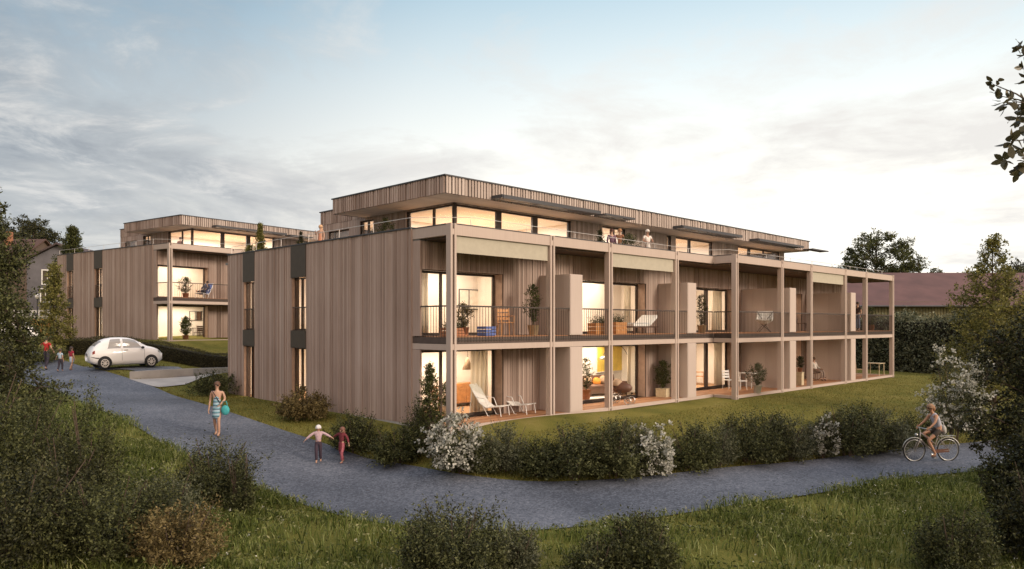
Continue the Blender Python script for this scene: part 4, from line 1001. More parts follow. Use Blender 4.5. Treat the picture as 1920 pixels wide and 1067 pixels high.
def person(label, loc, rz, H, pose, wear, group=None, kid=1.0, skin=(.42,.255,.18), hair=((.06,.035,.02), 'short'), headrot=0.0):
    """wear: list of (name, kind, material)"""
    p = {k: Vector(v) for k, v in pose.items()}; s = H/1.70; root = empty('person', loc, rz, label, 'person', group)
    sm = skinmat(skin); thin = 1.0 if kid == 1.0 else 1.12
    def ch(names, rad): return [(p[n], r*thin) for n, r in zip(names, rad)]
    def limb(a, b, t): return p[a].lerp(p[b], t)
    # one body: torso, limbs, neck, head
    v = ch(['pel','waist','chest','nb','neck'], [.118,.103,.122,.062,.05]); e = [(0,1),(1,2),(2,3),(3,4)]
    hc = p['head']; k = kid
    v += [(hc + Vector((0,.012,-.055))*k, .058*k), (hc + Vector((0,.0,.01))*k, .083*k), (hc + Vector((0,.012,.065))*k, .072*k)]; e += [(4,5),(5,6),(6,7)]
    for S_ in 'LR':
        b = len(v); v += ch(['hip'+S_, 'kne'+S_, 'ank'+S_, 'toe'+S_], [.078,.05,.036,.03]); v.insert(b+1, (limb('hip'+S_,'kne'+S_,.5), .068*thin)); v.insert(b+3, (limb('kne'+S_,'ank'+S_,.35), .052*thin))
        e += [(0,b),(b,b+1),(b+1,b+2),(b+2,b+3),(b+3,b+4),(b+4,b+5)]
        b = len(v); v += ch(['sh'+S_,'el'+S_,'wr'+S_], [.052,.039,.026]); v.insert(b+2, (limb('el'+S_,'wr'+S_,.3), .038*thin))
        dirv = (p['wr'+S_]-p['el'+S_]).normalized(); palm = p['wr'+S_] + dirv*.055; v.append((palm, (.036,.02)))
        e += [(2,b),(b,b+1),(b+1,b+2),(b+2,b+3),(b+3,b+4)]
    chains = [(v, e)]
    for S_ in 'LR':
        d = (p['wr'+S_]-p['el'+S_]).normalized(); w_ = p['wr'+S_]; sx = 1 if S_ == 'L' else -1
        fw = Vector((0,-1,0)); fw = (fw - d*fw.dot(d)); fw = fw.normalized() if fw.length > .2 else Vector((sx,0,0)); inn = d.cross(fw)*(1 if (d.cross(fw)).x*sx < 0 else -1)
        for i, ln in enumerate((.068,.078,.072,.055)):
            q = w_ + d*.075 + fw*(.027-.018*i); chains.append(([(q - d*.03, .009),(q + d*ln*.45 + inn*.006, .0085),(q + d*ln*.8 + inn*.022, .008),(q + d*ln + inn*.036, .007)], [(0,1),(1,2),(2,3)]))
        q = w_ + d*.03 + fw*.022; chains.append(([(q, .011),(q + fw*.028 + d*.022, .010),(q + fw*.036 + d*.052 + inn*.01, .008)], [(0,1),(1,2)]))
    V, F = skin_raw(chains, 1)
    mb = MB(); mb.add_mesh(V, F, 0)
    hr = Matrix.Rotation(headrot, 3, 'Z')
    def hp(x, y, z): return hc + hr @ (Vector((x, y, z))*k)
    mb.ell(hp(0,-.092,-.012), .014*k, .02*k, .024*k, 8, 5, 0, rot=hr)
    for sx in (-1, 1):
        mb.ell(hp(.031*sx,-.074,.012), .014*k, .010*k, .008*k, 8, 4, 1, rot=hr); mb.ell(hp(.082*sx,.008,-.005), .012*k, .022*k, .032*k, 8, 5, 0, rot=hr)
    mb.ell(hp(0,-.078,-.052), .024*k, .01*k, .007*k, 8, 4, 2, rot=hr)
    body = mb.build('body', [sm, M['face_dark'], M['lips']], root, smooth=True); body.scale = (s,)*3
    def add(nm, V, F, m, mats=None):
        q = MB(); q.add_mesh(V, F); o = q.build(nm, m, root, smooth=True); o.scale = (s,)*3; return o
    for (nm, kind, m) in wear:
        g = .014
        if kind.startswith('top'):
            v = ch(['pel','waist','chest','nb'], [.118+g,.106+g,.125+g,.066+g*.6]); e = [(0,1),(1,2),(2,3)]
            t = {'top_long': .97, 'top_short': .55, 'top_none': .06}[kind]
            for S_ in 'LR':
                b = len(v); v.append((p['sh'+S_], (.052+g)*thin)); e.append((2,b))
                if t > .5: v.append((limb('sh'+S_,'el'+S_, min(1, t*1.1) if t < .9 else 1), (.043+g)*thin)); e.append((b,b+1))
                if t > .9: v.append((limb('el'+S_,'wr'+S_,.92), (.028+g)*thin)); e.append((b+1,b+2))
            add(nm, *skin_raw([(v,e)]), m)
        elif kind in ('trousers','shorts'):
            v = ch(['pel'], [.128]); e = []
            for S_ in 'LR':
                b = len(v); v.append((p['hip'+S_], (.078+g)*thin)); e.append((0,b))
                if kind == 'trousers': v += [(p['kne'+S_], (.052+g)*thin), (limb('kne'+S_,'ank'+S_,.9), (.042+g)*thin)]; e += [(b,b+1),(b+1,b+2)]
                else: v.append((limb('hip'+S_,'kne'+S_,.62), (.066+g)*thin)); e.append((b,b+1))
            v.append((p['waist'], .112*thin)); e.append((0,len(v)-1)); add(nm, *skin_raw([(v,e)]), m)
        elif kind in ('dress','skirt'):
            kn = (p['kneL']+p['kneR'])/2; hipc = (p['hipL']+p['hipR'])/2
            v = ([(p['chest']+Vector((0,0,.05)), (.128, .115)), (p['waist'], .12)] if kind == 'dress' else [(p['waist'], .12)])
            v += [(p['pel'], .148), (hipc.lerp(kn,.5), .158), (hipc.lerp(kn,.92), .165)]; add(nm, *skin_raw([(v, [(i,i+1) for i in range(len(v)-1)])]), m)
        elif kind == 'shoes':
            for S_ in 'LR':
                v = [(p['ank'+S_]+Vector((0,.02,-.035)), .045), (p['ank'+S_].lerp(p['toe'+S_],.6)+Vector((0,0,-.01)), .042), (p['toe'+S_], .034)]; add(nm, *skin_raw([(v,[(0,1),(1,2)])]), m)
        elif kind == 'hat':
            q = MB(); q.ell(hp(0,.008,.035), .098*k, .108*k, .10*k, 12, 6, 0, -.25, rot=hr); q.ring(hp(0,.008,.02), (0,0,1), .096*k, .014*k, 16, 5); o = q.build(nm, m, root, smooth=True); o.scale = (s,)*3
        elif kind == 'glasses':
            q = MB(); [q.ell(hp(.032*sx,-.088,.012), .028*k, .010*k, .020*k, 10, 5, rot=hr) for sx in (-1,1)]; o = q.build(nm, m, root); o.scale = (s,)*3
        elif kind == 'strap':
            q = MB(); q.tube([p['shR']+Vector((.02,-.07,.06)), p['chest']+Vector((0,-.15,0)), p['waist']+Vector((.13,-.07,-.06))], .014, 6); o = q.build(nm, m, root); o.scale = (s,)*3
    hm = mat('hair', hair[0], .6, var=.2); q = MB()
    q.ell(hp(0,.020,.028), .096*k, .106*k, .098*k, 12, 7, 0, -.55, rot=hr)
    if hair[1] == 'long': q.ell(hp(0,.072,-.07), .078*k, .045*k, .13*k, 10, 7, rot=hr)
    if hair[1] == 'tail': q.ell(hp(0,.125,-.02), .032*k, .04*k, .085*k, 8, 6, rot=hr)
    if hair[1] == 'bun': q.ell(hp(0,.095,.075), .045*k, .045*k, .042*k, 8, 6, rot=hr)
    o = q.build('hair', hm, root, smooth=True); o.scale = (s,)*3
    return root
CAMF = R(-45)      # rotation that turns a figure's face (-Y) towards the camera: (-S2,-S2)
def face(deg): return R(-45 + deg)     # +deg turns it towards the picture's right
GP = 'people walking on the path'
walkA = dict(kneL=(.08,-.10,.50), ankL=(.075,-.06,.09), toeL=(.08,-.21,.05), kneR=(-.085,.02,.49), ankR=(-.08,.20,.12), toeR=(-.085,.07,.035))
walkB = dict(kneR=(-.08,-.12,.50), ankR=(-.075,-.10,.09), toeR=(-.08,-.25,.05), kneL=(.085,.02,.49), ankL=(.08,.18,.11), toeL=(.085,.05,.035))
p = G(407,818)
wm = person('woman in a blue striped sleeveless dress and sunglasses walking with a turquoise bag', p, face(5), 1.66,
       stand(**walkA, elL=(.235,.02,1.15), wrL=(.16,-.15,1.02), wrR=(-.24,-.02,.85)), [('dress','dress',M['stripes']), ('sunglasses','glasses',M['black']), ('bag_strap','strap',cloth((.03,.02,.03))), ('shoe','shoes',cloth((.25,.15,.10)))],
       GP, hair=((.10,.05,.03),'bun'))
bag = MB(); c = Vector((.27,-.10,.80)); bag.ell(c, .13, .06, .15, 12, 7, 0); bag.tube([c+Vector((-.08,0,.10)), c+Vector((-.06,-.02,.27)), c+Vector((.04,-.02,.27)), c+Vector((.07,0,.10))], .012, 5)
bo = bag.build('shoulder_bag', cloth((.05,.32,.34)), None, smooth=True, loc=p, rz=face(5)); tag(bo, 'turquoise bag hanging from the arm of the woman in the striped dress', 'bag')
p = G(597,868); p2 = G(641,869)
person('small child in a pale pink top and white knitted hat holding hands on the path', p, face(8), 1.06,
       stand(**walkB, head=(0,-.012,1.56), elR=(-.36,-.03,1.25), wrR=(-.55,-.08,1.08), elL=(.38,-.02,1.27), wrL=(.58,-.04,1.16)),
       [('sweater','top_long',cloth((.42,.30,.33))), ('trousers','trousers',cloth((.045,.03,.045))), ('knitted_hat','hat',cloth((.62,.60,.60))), ('shoe','shoes',cloth((.22,.12,.09)))], GP, kid=1.3, hair=((.30,.18,.09),'short'))
person('child in a dark red coat and rose leggings holding hands at the path edge', p2, face(-30), 1.04,
       stand(**walkA, head=(.03,-.02,1.55), elR=(-.36,0,1.28), wrR=(-.52,-.03,1.18), elL=(.30,.05,1.18), wrL=(.42,.0,.96)),
       [('coat','top_long',cloth((.13,.022,.03))), ('coat_skirt','skirt',cloth((.13,.022,.03))), ('leggings','trousers',cloth((.38,.11,.14))), ('shoe','shoes',cloth((.28,.08,.10)))], GP, kid=1.3, hair=((.16,.07,.05),'long'))
person('man in a red shirt and dark trousers walking away on the far path', G(87,694), face(178), 1.76,
       stand(**walkA, elL=(.34,-.02,1.24), wrL=(.30,-.20,1.38), elR=(-.30,.04,1.14), wrR=(-.28,-.14,.95)),
       [('shirt','top_short',cloth((.34,.02,.02))), ('trousers','trousers',cloth((.035,.03,.045))), ('shoe','shoes',cloth((.02,.02,.02)))], GP, hair=((.04,.025,.02),'short'))
person('boy in a pale blue top and dark shorts walking beside the man in red', G(113,697), face(170), 1.16,
       stand(**walkB, elL=(.28,.0,1.16), wrL=(.40,-.05,1.02)), [('shirt','top_short',cloth((.33,.42,.50))), ('shorts','trousers',cloth((.04,.035,.05))), ('shoe','shoes',cloth((.03,.03,.04)))], GP, kid=1.25, hair=((.06,.035,.025),'short'))
person('girl in a crimson top and pale blue skirt, rightmost of the three far walkers', G(134,695), face(160), 1.22,
       stand(**walkA), [('shirt','top_short',cloth((.26,.02,.04))), ('skirt','skirt',cloth((.36,.44,.55))), ('shoe','shoes',cloth((.05,.04,.06)))], GP, kid=1.22, hair=((.04,.025,.02),'long'))

# ---------------------------------------------------------------- cyclist and bicycle
bikeP = G(1746, 866); bikeH = R(230)     # heading: to the picture's left and a little towards the camera
def bike(loc, rz):
    """local: forward = -Y"""
    root = empty('bicycle', loc, rz, 'old city bicycle with thin dark tyres ridden by the woman on the right path', 'bicycle'); fm = mat('bicycle_paint', (.30,.26,.24), .4, metal=.3); Rr = .345
    for nm, y in (('wheel', -.52), ('wheel', .52)):
        w_ = empty('wheel', (0,y,Rr), 0); w_.parent = root
        MB().ring((0,0,0), (1,0,0), Rr-.016, .018, 36, 7).build('tyre', M['black'], w_, smooth=True)
        MB().ring((0,0,0), (1,0,0), Rr-.042, .012, 36, 6).build('rim', M['steel'], w_, smooth=True)
        sp = MB(); 
        for i in range(18):
            th = 2*math.pi*i/18; sp.tube([(0.02*(-1)**i,0,0),(0,(Rr-.05)*math.cos(th),(Rr-.05)*math.sin(th))], .0022, 3)
        sp.tube([(-.05,0,0),(.05,0,0)], .022, 8); sp.build('spokes', M['steel'], w_)
        fd = MB(); pts = [(0, (Rr+.03)*math.cos(t), (Rr+.03)*math.sin(t)) for t in np.linspace(R(20), R(165), 14)]; fd.tube(pts, .012, 5); fd.build('mudguard', M['steel'], w_)
    f = MB(); bb = (0,.06,.30); hd0 = (0,-.36,.66); hd1 = (0,-.33,.86); st = (0,.22,.80)
    f.tube([bb, hd0], .018, 7); f.tube([(0,.13,.52), hd1], .014, 7); f.tube([bb, st], .016, 7); f.tube([hd0, hd1], .02, 7)
    for sx in (-.05,.05):
        f.tube([(sx,.52,.345),(sx*.5,.20,.72)], .009, 5); f.tube([(sx,.52,.345),(sx*.6,.06,.30)], .01, 5); f.tube([(sx,-.52,.345),(sx*.9,-.42,.55),(sx*.4,-.355,.68)], .011, 5)
    f.build('frame', fm, root, smooth=True)
    h = MB().tube([(0,-.335,.86),(0,-.37,1.0)], .013, 6); h.tube([(-.27,-.18,.98),(-.23,-.30,1.0),(0,-.39,1.01),(.23,-.30,1.0),(.27,-.18,.98)], .012, 6); h.build('handlebar', M['steel'], root)
    MB().ell((0,-.46,.80), .045, .05, .045, 10, 6).build('headlight', M['steel'], root)
    sd = MB().tube([st,(0,.235,.885)], .013, 6); sd.ell((0,.25,.90), .10, .14, .035, 12, 6); sd.build('saddle', M['darkwood'], root, smooth=True)
    rk = MB(); [rk.tube([(sx,.22,.76),(sx,.72,.76),(sx,.54,.36)], .007, 5) for sx in (-.06,.06)]; rk.box(-.06,.06,.30,.70,.757,.768); rk.build('luggage_rack', M['steel'], root)
    cr = MB().ring(bb, (1,0,0), .085, .012, 20, 5); cr.tube([(.07,.06,.30),(.08,.03,.14)], .011, 5); cr.tube([(-.07,.06,.30),(-.08,.09,.46)], .011, 5)
    cr.box(.07,.16,-.02,.08,.125,.145); cr.box(-.16,-.07,.04,.14,.45,.47); cr.build('crank', M['steel'], root)
    cg = MB(); cg.obox((.045,.28,.325), (.008,0,0), (0,.24,.012), (0,-.003,.05)); cg.build('chain_guard', cloth((.13,.06,.04)), root)
    return root
bike(bikeP, bikeH)
# seat at y .25, z .92 (H 1.66, so the pose is given in the 1.7 frame)
cy = stand(pel=(0,.24,.98), waist=(0,.20,1.12), chest=(0,.10,1.30), nb=(0,.035,1.45), neck=(0,.01,1.51), head=(0,-.03,1.61),
           hipL=(.085,.22,.95), kneL=(.095,-.16,.66), ankL=(.11,.06,.245), toeL=(.115,-.08,.18), hipR=(-.085,.22,.95), kneR=(-.095,-.20,.84), ankR=(-.115,.12,.56), toeR=(-.115,-.02,.50),
           shL=(.16,.07,1.41), elL=(.235,-.04,1.20), wrL=(.25,-.20,1.07), shR=(-.16,.07,1.41), elR=(-.235,-.04,1.20), wrR=(-.25,-.20,1.07))
person('woman cyclist in a white sleeveless top, dark shorts and a cap on the right path', bikeP, bikeH, 1.66, cy,
       [('top','top_none',cloth((.44,.44,.50))), ('shorts','shorts',cloth((.06,.045,.035))), ('sunglasses','glasses',M['black']), ('shoe','shoes',cloth((.16,.09,.06))), ('cap','hat',cloth((.32,.19,.11)))], GP, skin=(.46,.24,.14), hair=((.30,.15,.07),'tail'))
fw = Matrix.Rotation(bikeH, 3, 'Z')
tb = MB().ell((0,0,0), .12, .07, .15, 10, 7); tb.tube([(-.06,0,.11),(-.02,-.05,.25),(.04,-.02,.22),(.05,0,.11)], .01, 5)
tag(tb.build('shoulder_bag', cloth((.52,.50,.46)), None, True, bikeP + fw @ Vector((-.05,.40,.93)), bikeH), 'pale cloth bag at the back of the woman cyclist', 'bag')
# ---------------------------------------------------------------- furniture
def on_x(px, y, W=None, z=0.0):
    """x on the plane y=const of a building that shows in image column px"""
    lo, hi = -5.0, 60.0
    for _ in range(50):
        m_ = (lo+hi)/2; q = W(m_, y, z) if W else (m_, y, z)
        if PX(*q)[0] < px: lo = m_
        else: hi = m_
    return lo
def on_y(px, x, W=None, z=0.0):
    lo, hi = -5.0, 40.0
    for _ in range(50):
        m_ = (lo+hi)/2; q = W(x, m_, z) if W else (x, m_, z)
        if PX(*q)[0] > px: lo = m_
        else: hi = m_
    return lo
GF, UF, TF = .032, 2.727, 5.832
def chair(loc, rz, m, label, group=None, h=.44, arms=False, name='chair'):
    root = empty(name, loc, rz, label, 'chair', group)
    MB().box(-.22,.22,-.22,.22,h-.03,h).build('seat', m, root)
    b = MB(); [b.obox((0,.225+.02*i,h+.12+.13*i), (.21,0,0), (0,.010,0), (0,.006,.045)) for i in range(3)]
    for sx in (-.2,.2): b.tube([(sx,.21,h),(sx,.275,h+.46)], .014, 6)
    b.build('backrest', m, root)
    for sx in (-.19,.19):
        for sy in (-.19,.19): MB().tube([(sx,sy,h-.03),(sx*1.12,sy*1.12,0)], [.016,.011], 6).build('leg', m, root)
        if arms: MB().tube([(sx*1.1,.22,h+.2),(sx*1.15,-.2,h+.2),(sx*1.1,-.21,h)], .016, 6).build('armrest', m, root)
    return root
def table(loc, rz, m, label, w=.8, d=.8, h=.73, group=None, name='table'):
    root = empty(name, loc, rz, label, 'table', group); MB().box(-w/2,w/2,-d/2,d/2,h-.03,h).build('tabletop', m, root)
    for sx in (-1,1):
        for sy in (-1,1): MB().tube([(sx*(w/2-.06),sy*(d/2-.06),h-.03),(sx*(w/2-.05),sy*(d/2-.05),0)], .02, 6).build('leg', m, root)
    return root
def deck_lounger(loc, rz, label):
    """local: feet towards -Y"""
    root = empty('deck_lounger', loc, rz, label, 'lounger', 'white sling loungers on the terrace')
    prof = [(0,.62,1.02),(0,.45,.74),(0,.22,.42),(0,-.02,.27),(0,-.30,.30),(0,-.62,.34)]
    f = MB()
    for sx in (-.29,.29):
        f.tube([(sx,y,z) for _,y,z in prof], .017, 6); f.tube([(sx,.52,.84),(sx,.62,0)], .015, 6); f.tube([(sx,.10,.33),(sx,-.10,0),(sx,-.18,.0)], .015, 6); f.tube([(sx,-.55,.33),(sx,-.60,0)], .015, 6)
        f.tube([(sx,.33,.60),(sx,.0,.56),(sx,-.12,.29)], .014, 6)
    for y, z in ((.62,1.02),(-.62,.34),(.0,.27)): f.tube([(-.29,y,z),(.29,y,z)], .014, 6)
    f.build('frame', M['white'], root)
    sl = MB(); t = .008
    for (a, b) in zip(prof, prof[1:]):
        nrm_ = Vector((0, a[2]-b[2], b[1]-a[1])).normalized()*t; A = Vector(a); Bv = Vector(b); w_ = Vector((.275,0,0))
        sl.face([A-w_-nrm_, A+w_-nrm_, Bv+w_-nrm_, Bv-w_-nrm_]); sl.face([A-w_+nrm_, Bv-w_+nrm_, Bv+w_+nrm_, A+w_+nrm_])
    sl.build('sling', M['white_fabric'], root); return root
def sideboard(loc, rz, label, w=1.4, h=.8, d=.42, m='oak'):
    root = empty('sideboard', loc, rz, label, 'sideboard'); MB().box(-w/2,w/2,-d/2,d/2,.12,h).build('carcass', M[m], root)
    n = max(2, int(w/.45))
    for i in range(n):
        a = -w/2+.02+(w-.04)*i/n; b = -w/2+.02+(w-.04)*(i+1)/n
        dr = MB().box(a+.008,b-.008,-d/2-.018,-d/2-.002,.15,h-.03).build('door', M[m], root); MB().box((a+b)/2-.05,(a+b)/2+.05,-d/2-.03,-d/2-.019,h-.14,h-.125).build('handle', M['bronze'], dr)
    for sx in (-1,1):
        for sy in (-1,1): MB().tube([(sx*(w/2-.08),sy*(d/2-.07),.12),(sx*(w/2-.06),sy*(d/2-.05),0)], .018, 6).build('leg', M['darkwood'], root)
    return root
def potted(loc, label, seed, h, w, m, pot='round', pm='pot', ph=.32, pr=.2, size=.07, cone=False, ns=120, nl=12, rz=0.0, trunk=0.0):
    root = empty('potted_plant', loc, rz, label, 'plant')
    p = MB()
    if pot == 'round': p.lathe([(pr*.72,0),(pr,ph),(pr*1.04,ph),(pr*1.04,ph-.03),(pr*.9,ph-.03)][:3] + [(pr*.86,ph),(pr*.84,ph-.04)], n=14)
    else: p.box(-pr,pr,-pr,pr,0,ph-.03); p.box(-pr*1.04,pr*1.04,-pr*1.04,pr*1.04,ph-.029,ph)
    p.build('pot', M[pm], root, smooth=(pot == 'round')); g = np.random.default_rng(seed)
    hh = h - ph - trunk; z0 = ph + trunk
    t = g.uniform(0,1,ns); th = g.uniform(0,2*math.pi,ns)
    rad = (1-t)*w/2 if cone else np.sqrt(np.clip(1-(2*t-1)**2,0,1))*w/2*(1+.25*np.sin(th*3+seed))
    q = g.uniform(.3,1,ns); d = nrmz(np.stack([np.cos(th),np.sin(th),.5+g.normal(size=ns)*.3],1)); e = np.stack([np.cos(th)*rad*q, np.sin(th)*rad*q, z0+.06+t*hh*.92],1)
    ln = np.full(ns, .22*max(w,.3)); V, Q = shoots(g, e-d*ln[:,None]*.7, d, ln, nl, size, jit=size*.3); link('foliage', mesh_np('foliage', V, Q, m), root)
    s = MB(); s.tube([(0,0,ph-.04),(0,0,z0+hh*.75)], [.022,.008], 6)
    for k in range(5): s.tube([(0,0,z0+hh*.1*k), tuple(e[k*7]*np.array([.8,.8,1]))], .007, 4)
    s.build('stem', M['bark'], root); return root
def curtain(parent_loc, u0, u1, z0, z1, label, axis='x'):
    root = None; n = int((u1-u0)/.03); mb = MB()
    for i in range(n):
        a, b = u0+(u1-u0)*i/n, u0+(u1-u0)*(i+1)/n; f = lambda u: .05*math.sin(u*28)+.02*math.sin(u*61)
        if axis == 'x': mb.face([(a,f(a),z0),(b,f(b),z0),(b,f(b)*.8,z1),(a,f(a)*.8,z1)])
        else: mb.face([(f(a),a,z0),(f(b),b,z0),(f(b)*.8,b,z1),(f(a)*.8,a,z1)])
    o = mb.build('curtain', M['curtain'], None, True, parent_loc); sol = o.modifiers.new('thick','SOLIDIFY'); sol.thickness = .004
    return tag(o, label, 'curtain')
def picture(loc, rz, w, h, frame, art, label, name='picture'):
    root = empty(name, loc, rz, label, 'picture'); f = MB(); t = .03
    f.box(-w/2,w/2,-.03,0,0,t); f.box(-w/2,w/2,-.03,0,h-t,h); f.box(-w/2,-w/2+t,-.03,0,t,h-t); f.box(w/2-t,w/2,-.03,0,t,h-t); f.build('frame', frame, root)
    MB().box(-w/2+t,w/2-t,-.015,-.002,t,h-t).build('print', art, root); return root

def UD(px, y): return (on_x(px, y, None, UF), y, UF)
# ground floor, first bay
x1 = on_x(876, 4.3); sideboard((x1, 4.3, .05), 0, 'orange oak sideboard inside the first ground floor room', 1.5, .85)
lp = P(877, 690, PX(2.6, 3.6, 1.5)[2]); pl = empty('pendant_lamp', (lp.x, lp.y, 1.5), 0, 'cone shaped pendant lamp hanging in the first ground floor room', 'lamp')
MB().lathe([(.20,0),(.05,.38),(.03,.42)], n=16).build('lamp_shade', M['tan'], pl, True); MB().tube([(0,0,.42),(0,0,.79)], .008, 5).build('cord', M['black'], pl)
a = Pz(918, 778, GF); deck_lounger(a, face(62), 'white sling lounger nearer the corner post on the ground floor terrace')
a = Pz(968, 774, GF); deck_lounger(a, face(58), 'white sling lounger beside the boarded wall on the ground floor terrace')
chair((on_x(826, 3.4), 3.4, .05), R(20), M['teak'], 'reddish wooden chair behind the corner glazing of the ground floor')
potted((on_x(836, 2.6), 2.6, .05), 'leafy white potted plant inside the corner glazing on the ground floor', 21, 1.05, .6, M['leaf_sage'], pm='potwhite', ph=.3)
curtain((0, 2.16, 0), 2.75, 3.50, .08, 2.26, 'sheer curtain at the right end of the first ground floor window')
curtain((0, 2.16, 0), .20, .85, 2.80, 4.78, 'sheer curtain at the corner window on the upper floor')
curtain((0, 2.16, 0), 11.45, 11.95, 2.80, 4.78, 'sheer curtain in the second upper window behind the daybed')
curtain((0, 2.16, 0), 18.75, 19.5, .08, 2.26, 'sheer curtain in the third ground floor window')
curtain((0, 2.16, 0), 18.6, 19.5, 2.80, 4.78, 'sheer curtain in the third upper window above the white chairs')
curtain((0, 2.16, 0), 11.6, 11.95, .08, 2.26, 'narrow sheer curtain behind the arc lamp on the ground floor')
# second room: sofa, arc lamp, yellow painting
def sofa(loc, rz, label):
    root = empty('sofa', loc, rz, label, 'sofa'); w_ = 2.0
    MB().box(-w_/2,w_/2,-.42,.42,.14,.40).build('base', M['brownleather'], root)
    for i in (-.5,.5): MB().ell((i*w_/2,-.03,.42), w_/4*1.04,.42,.10, 14, 6).build('seat_cushion', M['brownleather'], root, True)
    MB().obox((0,.36,.62), (w_/2,0,0), (0,.09,-.01), (0,.05,.22)).build('backrest', M['brownleather'], root)
    for sx in (-1,1): MB().obox((sx*(w_/2+.07),0,.42), (.075,0,0), (0,.42,0), (0,0,.16)).build('armrest', M['brownleather'], root)
    for sx in (-1,1):
        for sy in (-.34,.34): MB().tube([(sx*.9,sy,.14),(sx*.93,sy,0)], .02, 6).build('leg', M['darkwood'], root)
    return root
xs = on_x(1128, 3.15); sofa((xs, 3.15, .05), R(-10), 'brown leather sofa under the yellow painting in the second ground floor room')
sr = Matrix.Rotation(R(-10), 3, 'Z')
for (u, c, lab, z, yy) in ((-.30,'orange','round orange cushion on the brown sofa',.60,-.03),(-.62,'tan','tan cushion left of the orange one on the brown sofa',.66,.16),(.25,'tan','tan cushion at the middle of the brown sofa, right of the orange one',.65,.16)):
    q = sr @ Vector((u,yy,0)); tag(MB().ell((0,0,0), .22,.12,.19, 12, 8, rot=Matrix.Rotation(R(-18),3,'X')).build('cushion', M[c], None, True, (xs+q.x, 3.15+q.y, .05+z), R(-10)), lab, 'cushion')
picture((on_x(1143, 3.70), 3.70, .98), 0, 1.9, 1.15, M['white'], M['yellowart'], 'large yellow abstract painting in a white frame on the back wall', 'painting')
al = empty('arc_lamp', (on_x(1180, 2.75), 2.75, .05), 0, 'tall arc floor lamp curving over the brown sofa', 'lamp')
MB().lathe([(.16,0),(.16,.05),(.02,.06)], n=14).build('base', M['black'], al)
pts = [(0,0,.05),(0,0,1.2)] + [(-1.0+1.0*math.cos(t),0,1.2+.98*math.sin(t)) for t in np.linspace(.1,2.6,14)]
MB().tube(pts, .013, 6).build('stem', M['black'], al); e = pts[-1]; MB().lathe([(.17,-.14),(.12,-.03),(.03,.0)], e, 14).build('lamp_shade', M['steel'], al, True)
MB_ = MB(); MB_.box(-1.1,1.1,-.5,.5,0,.012); tag(MB_.build('rug', M['white_fabric'], None, False, (on_x(1122,2.75), 2.75, .045), R(-10)), 'pale rug in front of the brown sofa', 'rug')
potted((on_x(1099, 2.5), 2.5, .05), 'dark tall houseplant just inside the second ground floor window', 25, 1.75, .55, M['leaf_dark'], pm='pot', ph=.4)
# pram on the terrace
def pram(loc, rz):
    root = empty('pram', loc, rz, 'dark pram with pale hood and spoked wheels parked on the terrace', 'pram'); fm = M['bronze']
    for sx in (-.24,.24):
        for y, r in ((-.34,.14),(.30,.19)):
            w_ = MB().ring((sx,y,r), (1,0,0), r-.015, .015, 20, 5); [w_.tube([(sx,y,r),(sx,y+(r-.02)*math.cos(k),r+(r-.02)*math.sin(k))], .004, 3) for k in np.linspace(0,5.6,9)]; w_.build('wheel', M['steel'], root)
    f = MB()
    for sx in (-.2,.2): f.tube([(sx,-.34,.14),(sx,.15,.6),(sx,.55,1.02)], .012, 6); f.tube([(sx,.30,.19),(sx,-.1,.55)], .012, 6)
    f.tube([(-.2,.55,1.02),(.2,.55,1.02)], .014, 6); f.build('frame', fm, root)
    MB().ell((0,-.02,.62), .23,.42,.22, 14, 6, 0, -.95).build('carrycot', M['brownleather'], root, True)
    MB().ell((0,.16,.72), .235,.22,.25, 14, 7, 0, -.1).build('hood', M['tan'], root, True); return root
pram(Pz(1165, 757, GF), face(62))
potted(Pz(1243, 744, GF), 'tall leafy shrub in a square cream planter against the boarded terrace wall', 26, 1.55, .75, M['leaf_green'], 'square', 'potcream', .36, .23, ns=220, rz=.2)
# third bay and on
chair((on_x(1312, 3.2), 3.2, .05), R(25), M['oak'], 'light armchair inside the third ground floor window', arms=True, name='armchair')
sideboard((on_x(1337, 3.85), 3.85, .05), 0, 'low orange cabinet inside the third ground floor room', .8, .85)
chair(Pz(1367, 729, GF), R(-20), M['white'], 'white chair left of the thick post on the ground floor terrace', 'white terrace chairs')
chair(Pz(1388, 731, GF), R(70), M['white'], 'white chair right of the thick post at the white table', 'white terrace chairs')
table(Pz(1404, 727, GF), R(0), M['white'], 'small white table behind the plant in the white pot', .7, .7)
potted(Pz(1420, 737, GF), 'bushy silvery plant in a white pot on the terrace in the fifth bay', 27, 1.32, .95, M['leaf_sage'], pm='potwhite', ph=.36, pr=.2, ns=200)
st_ = Pz(1500, 722, GF); stl = empty('plant_stand', st_, 0, 'pale square plant stand by the fourth cabinet on the ground floor', 'stand'); MB().box(-.16,.16,-.16,.16,.62,.66).build('top', M['potcream'], stl); MB().box(-.14,.14,-.14,.14,0,.619).build('body', M['potcream'], stl)
potted(st_ + Vector((0,0,.661)), 'dark drooping plant on the pale plant stand', 28, .75, .5, M['leaf_dark'], ph=.2, pr=.12, ns=90)
rc = Pz(1531, 714, GF)
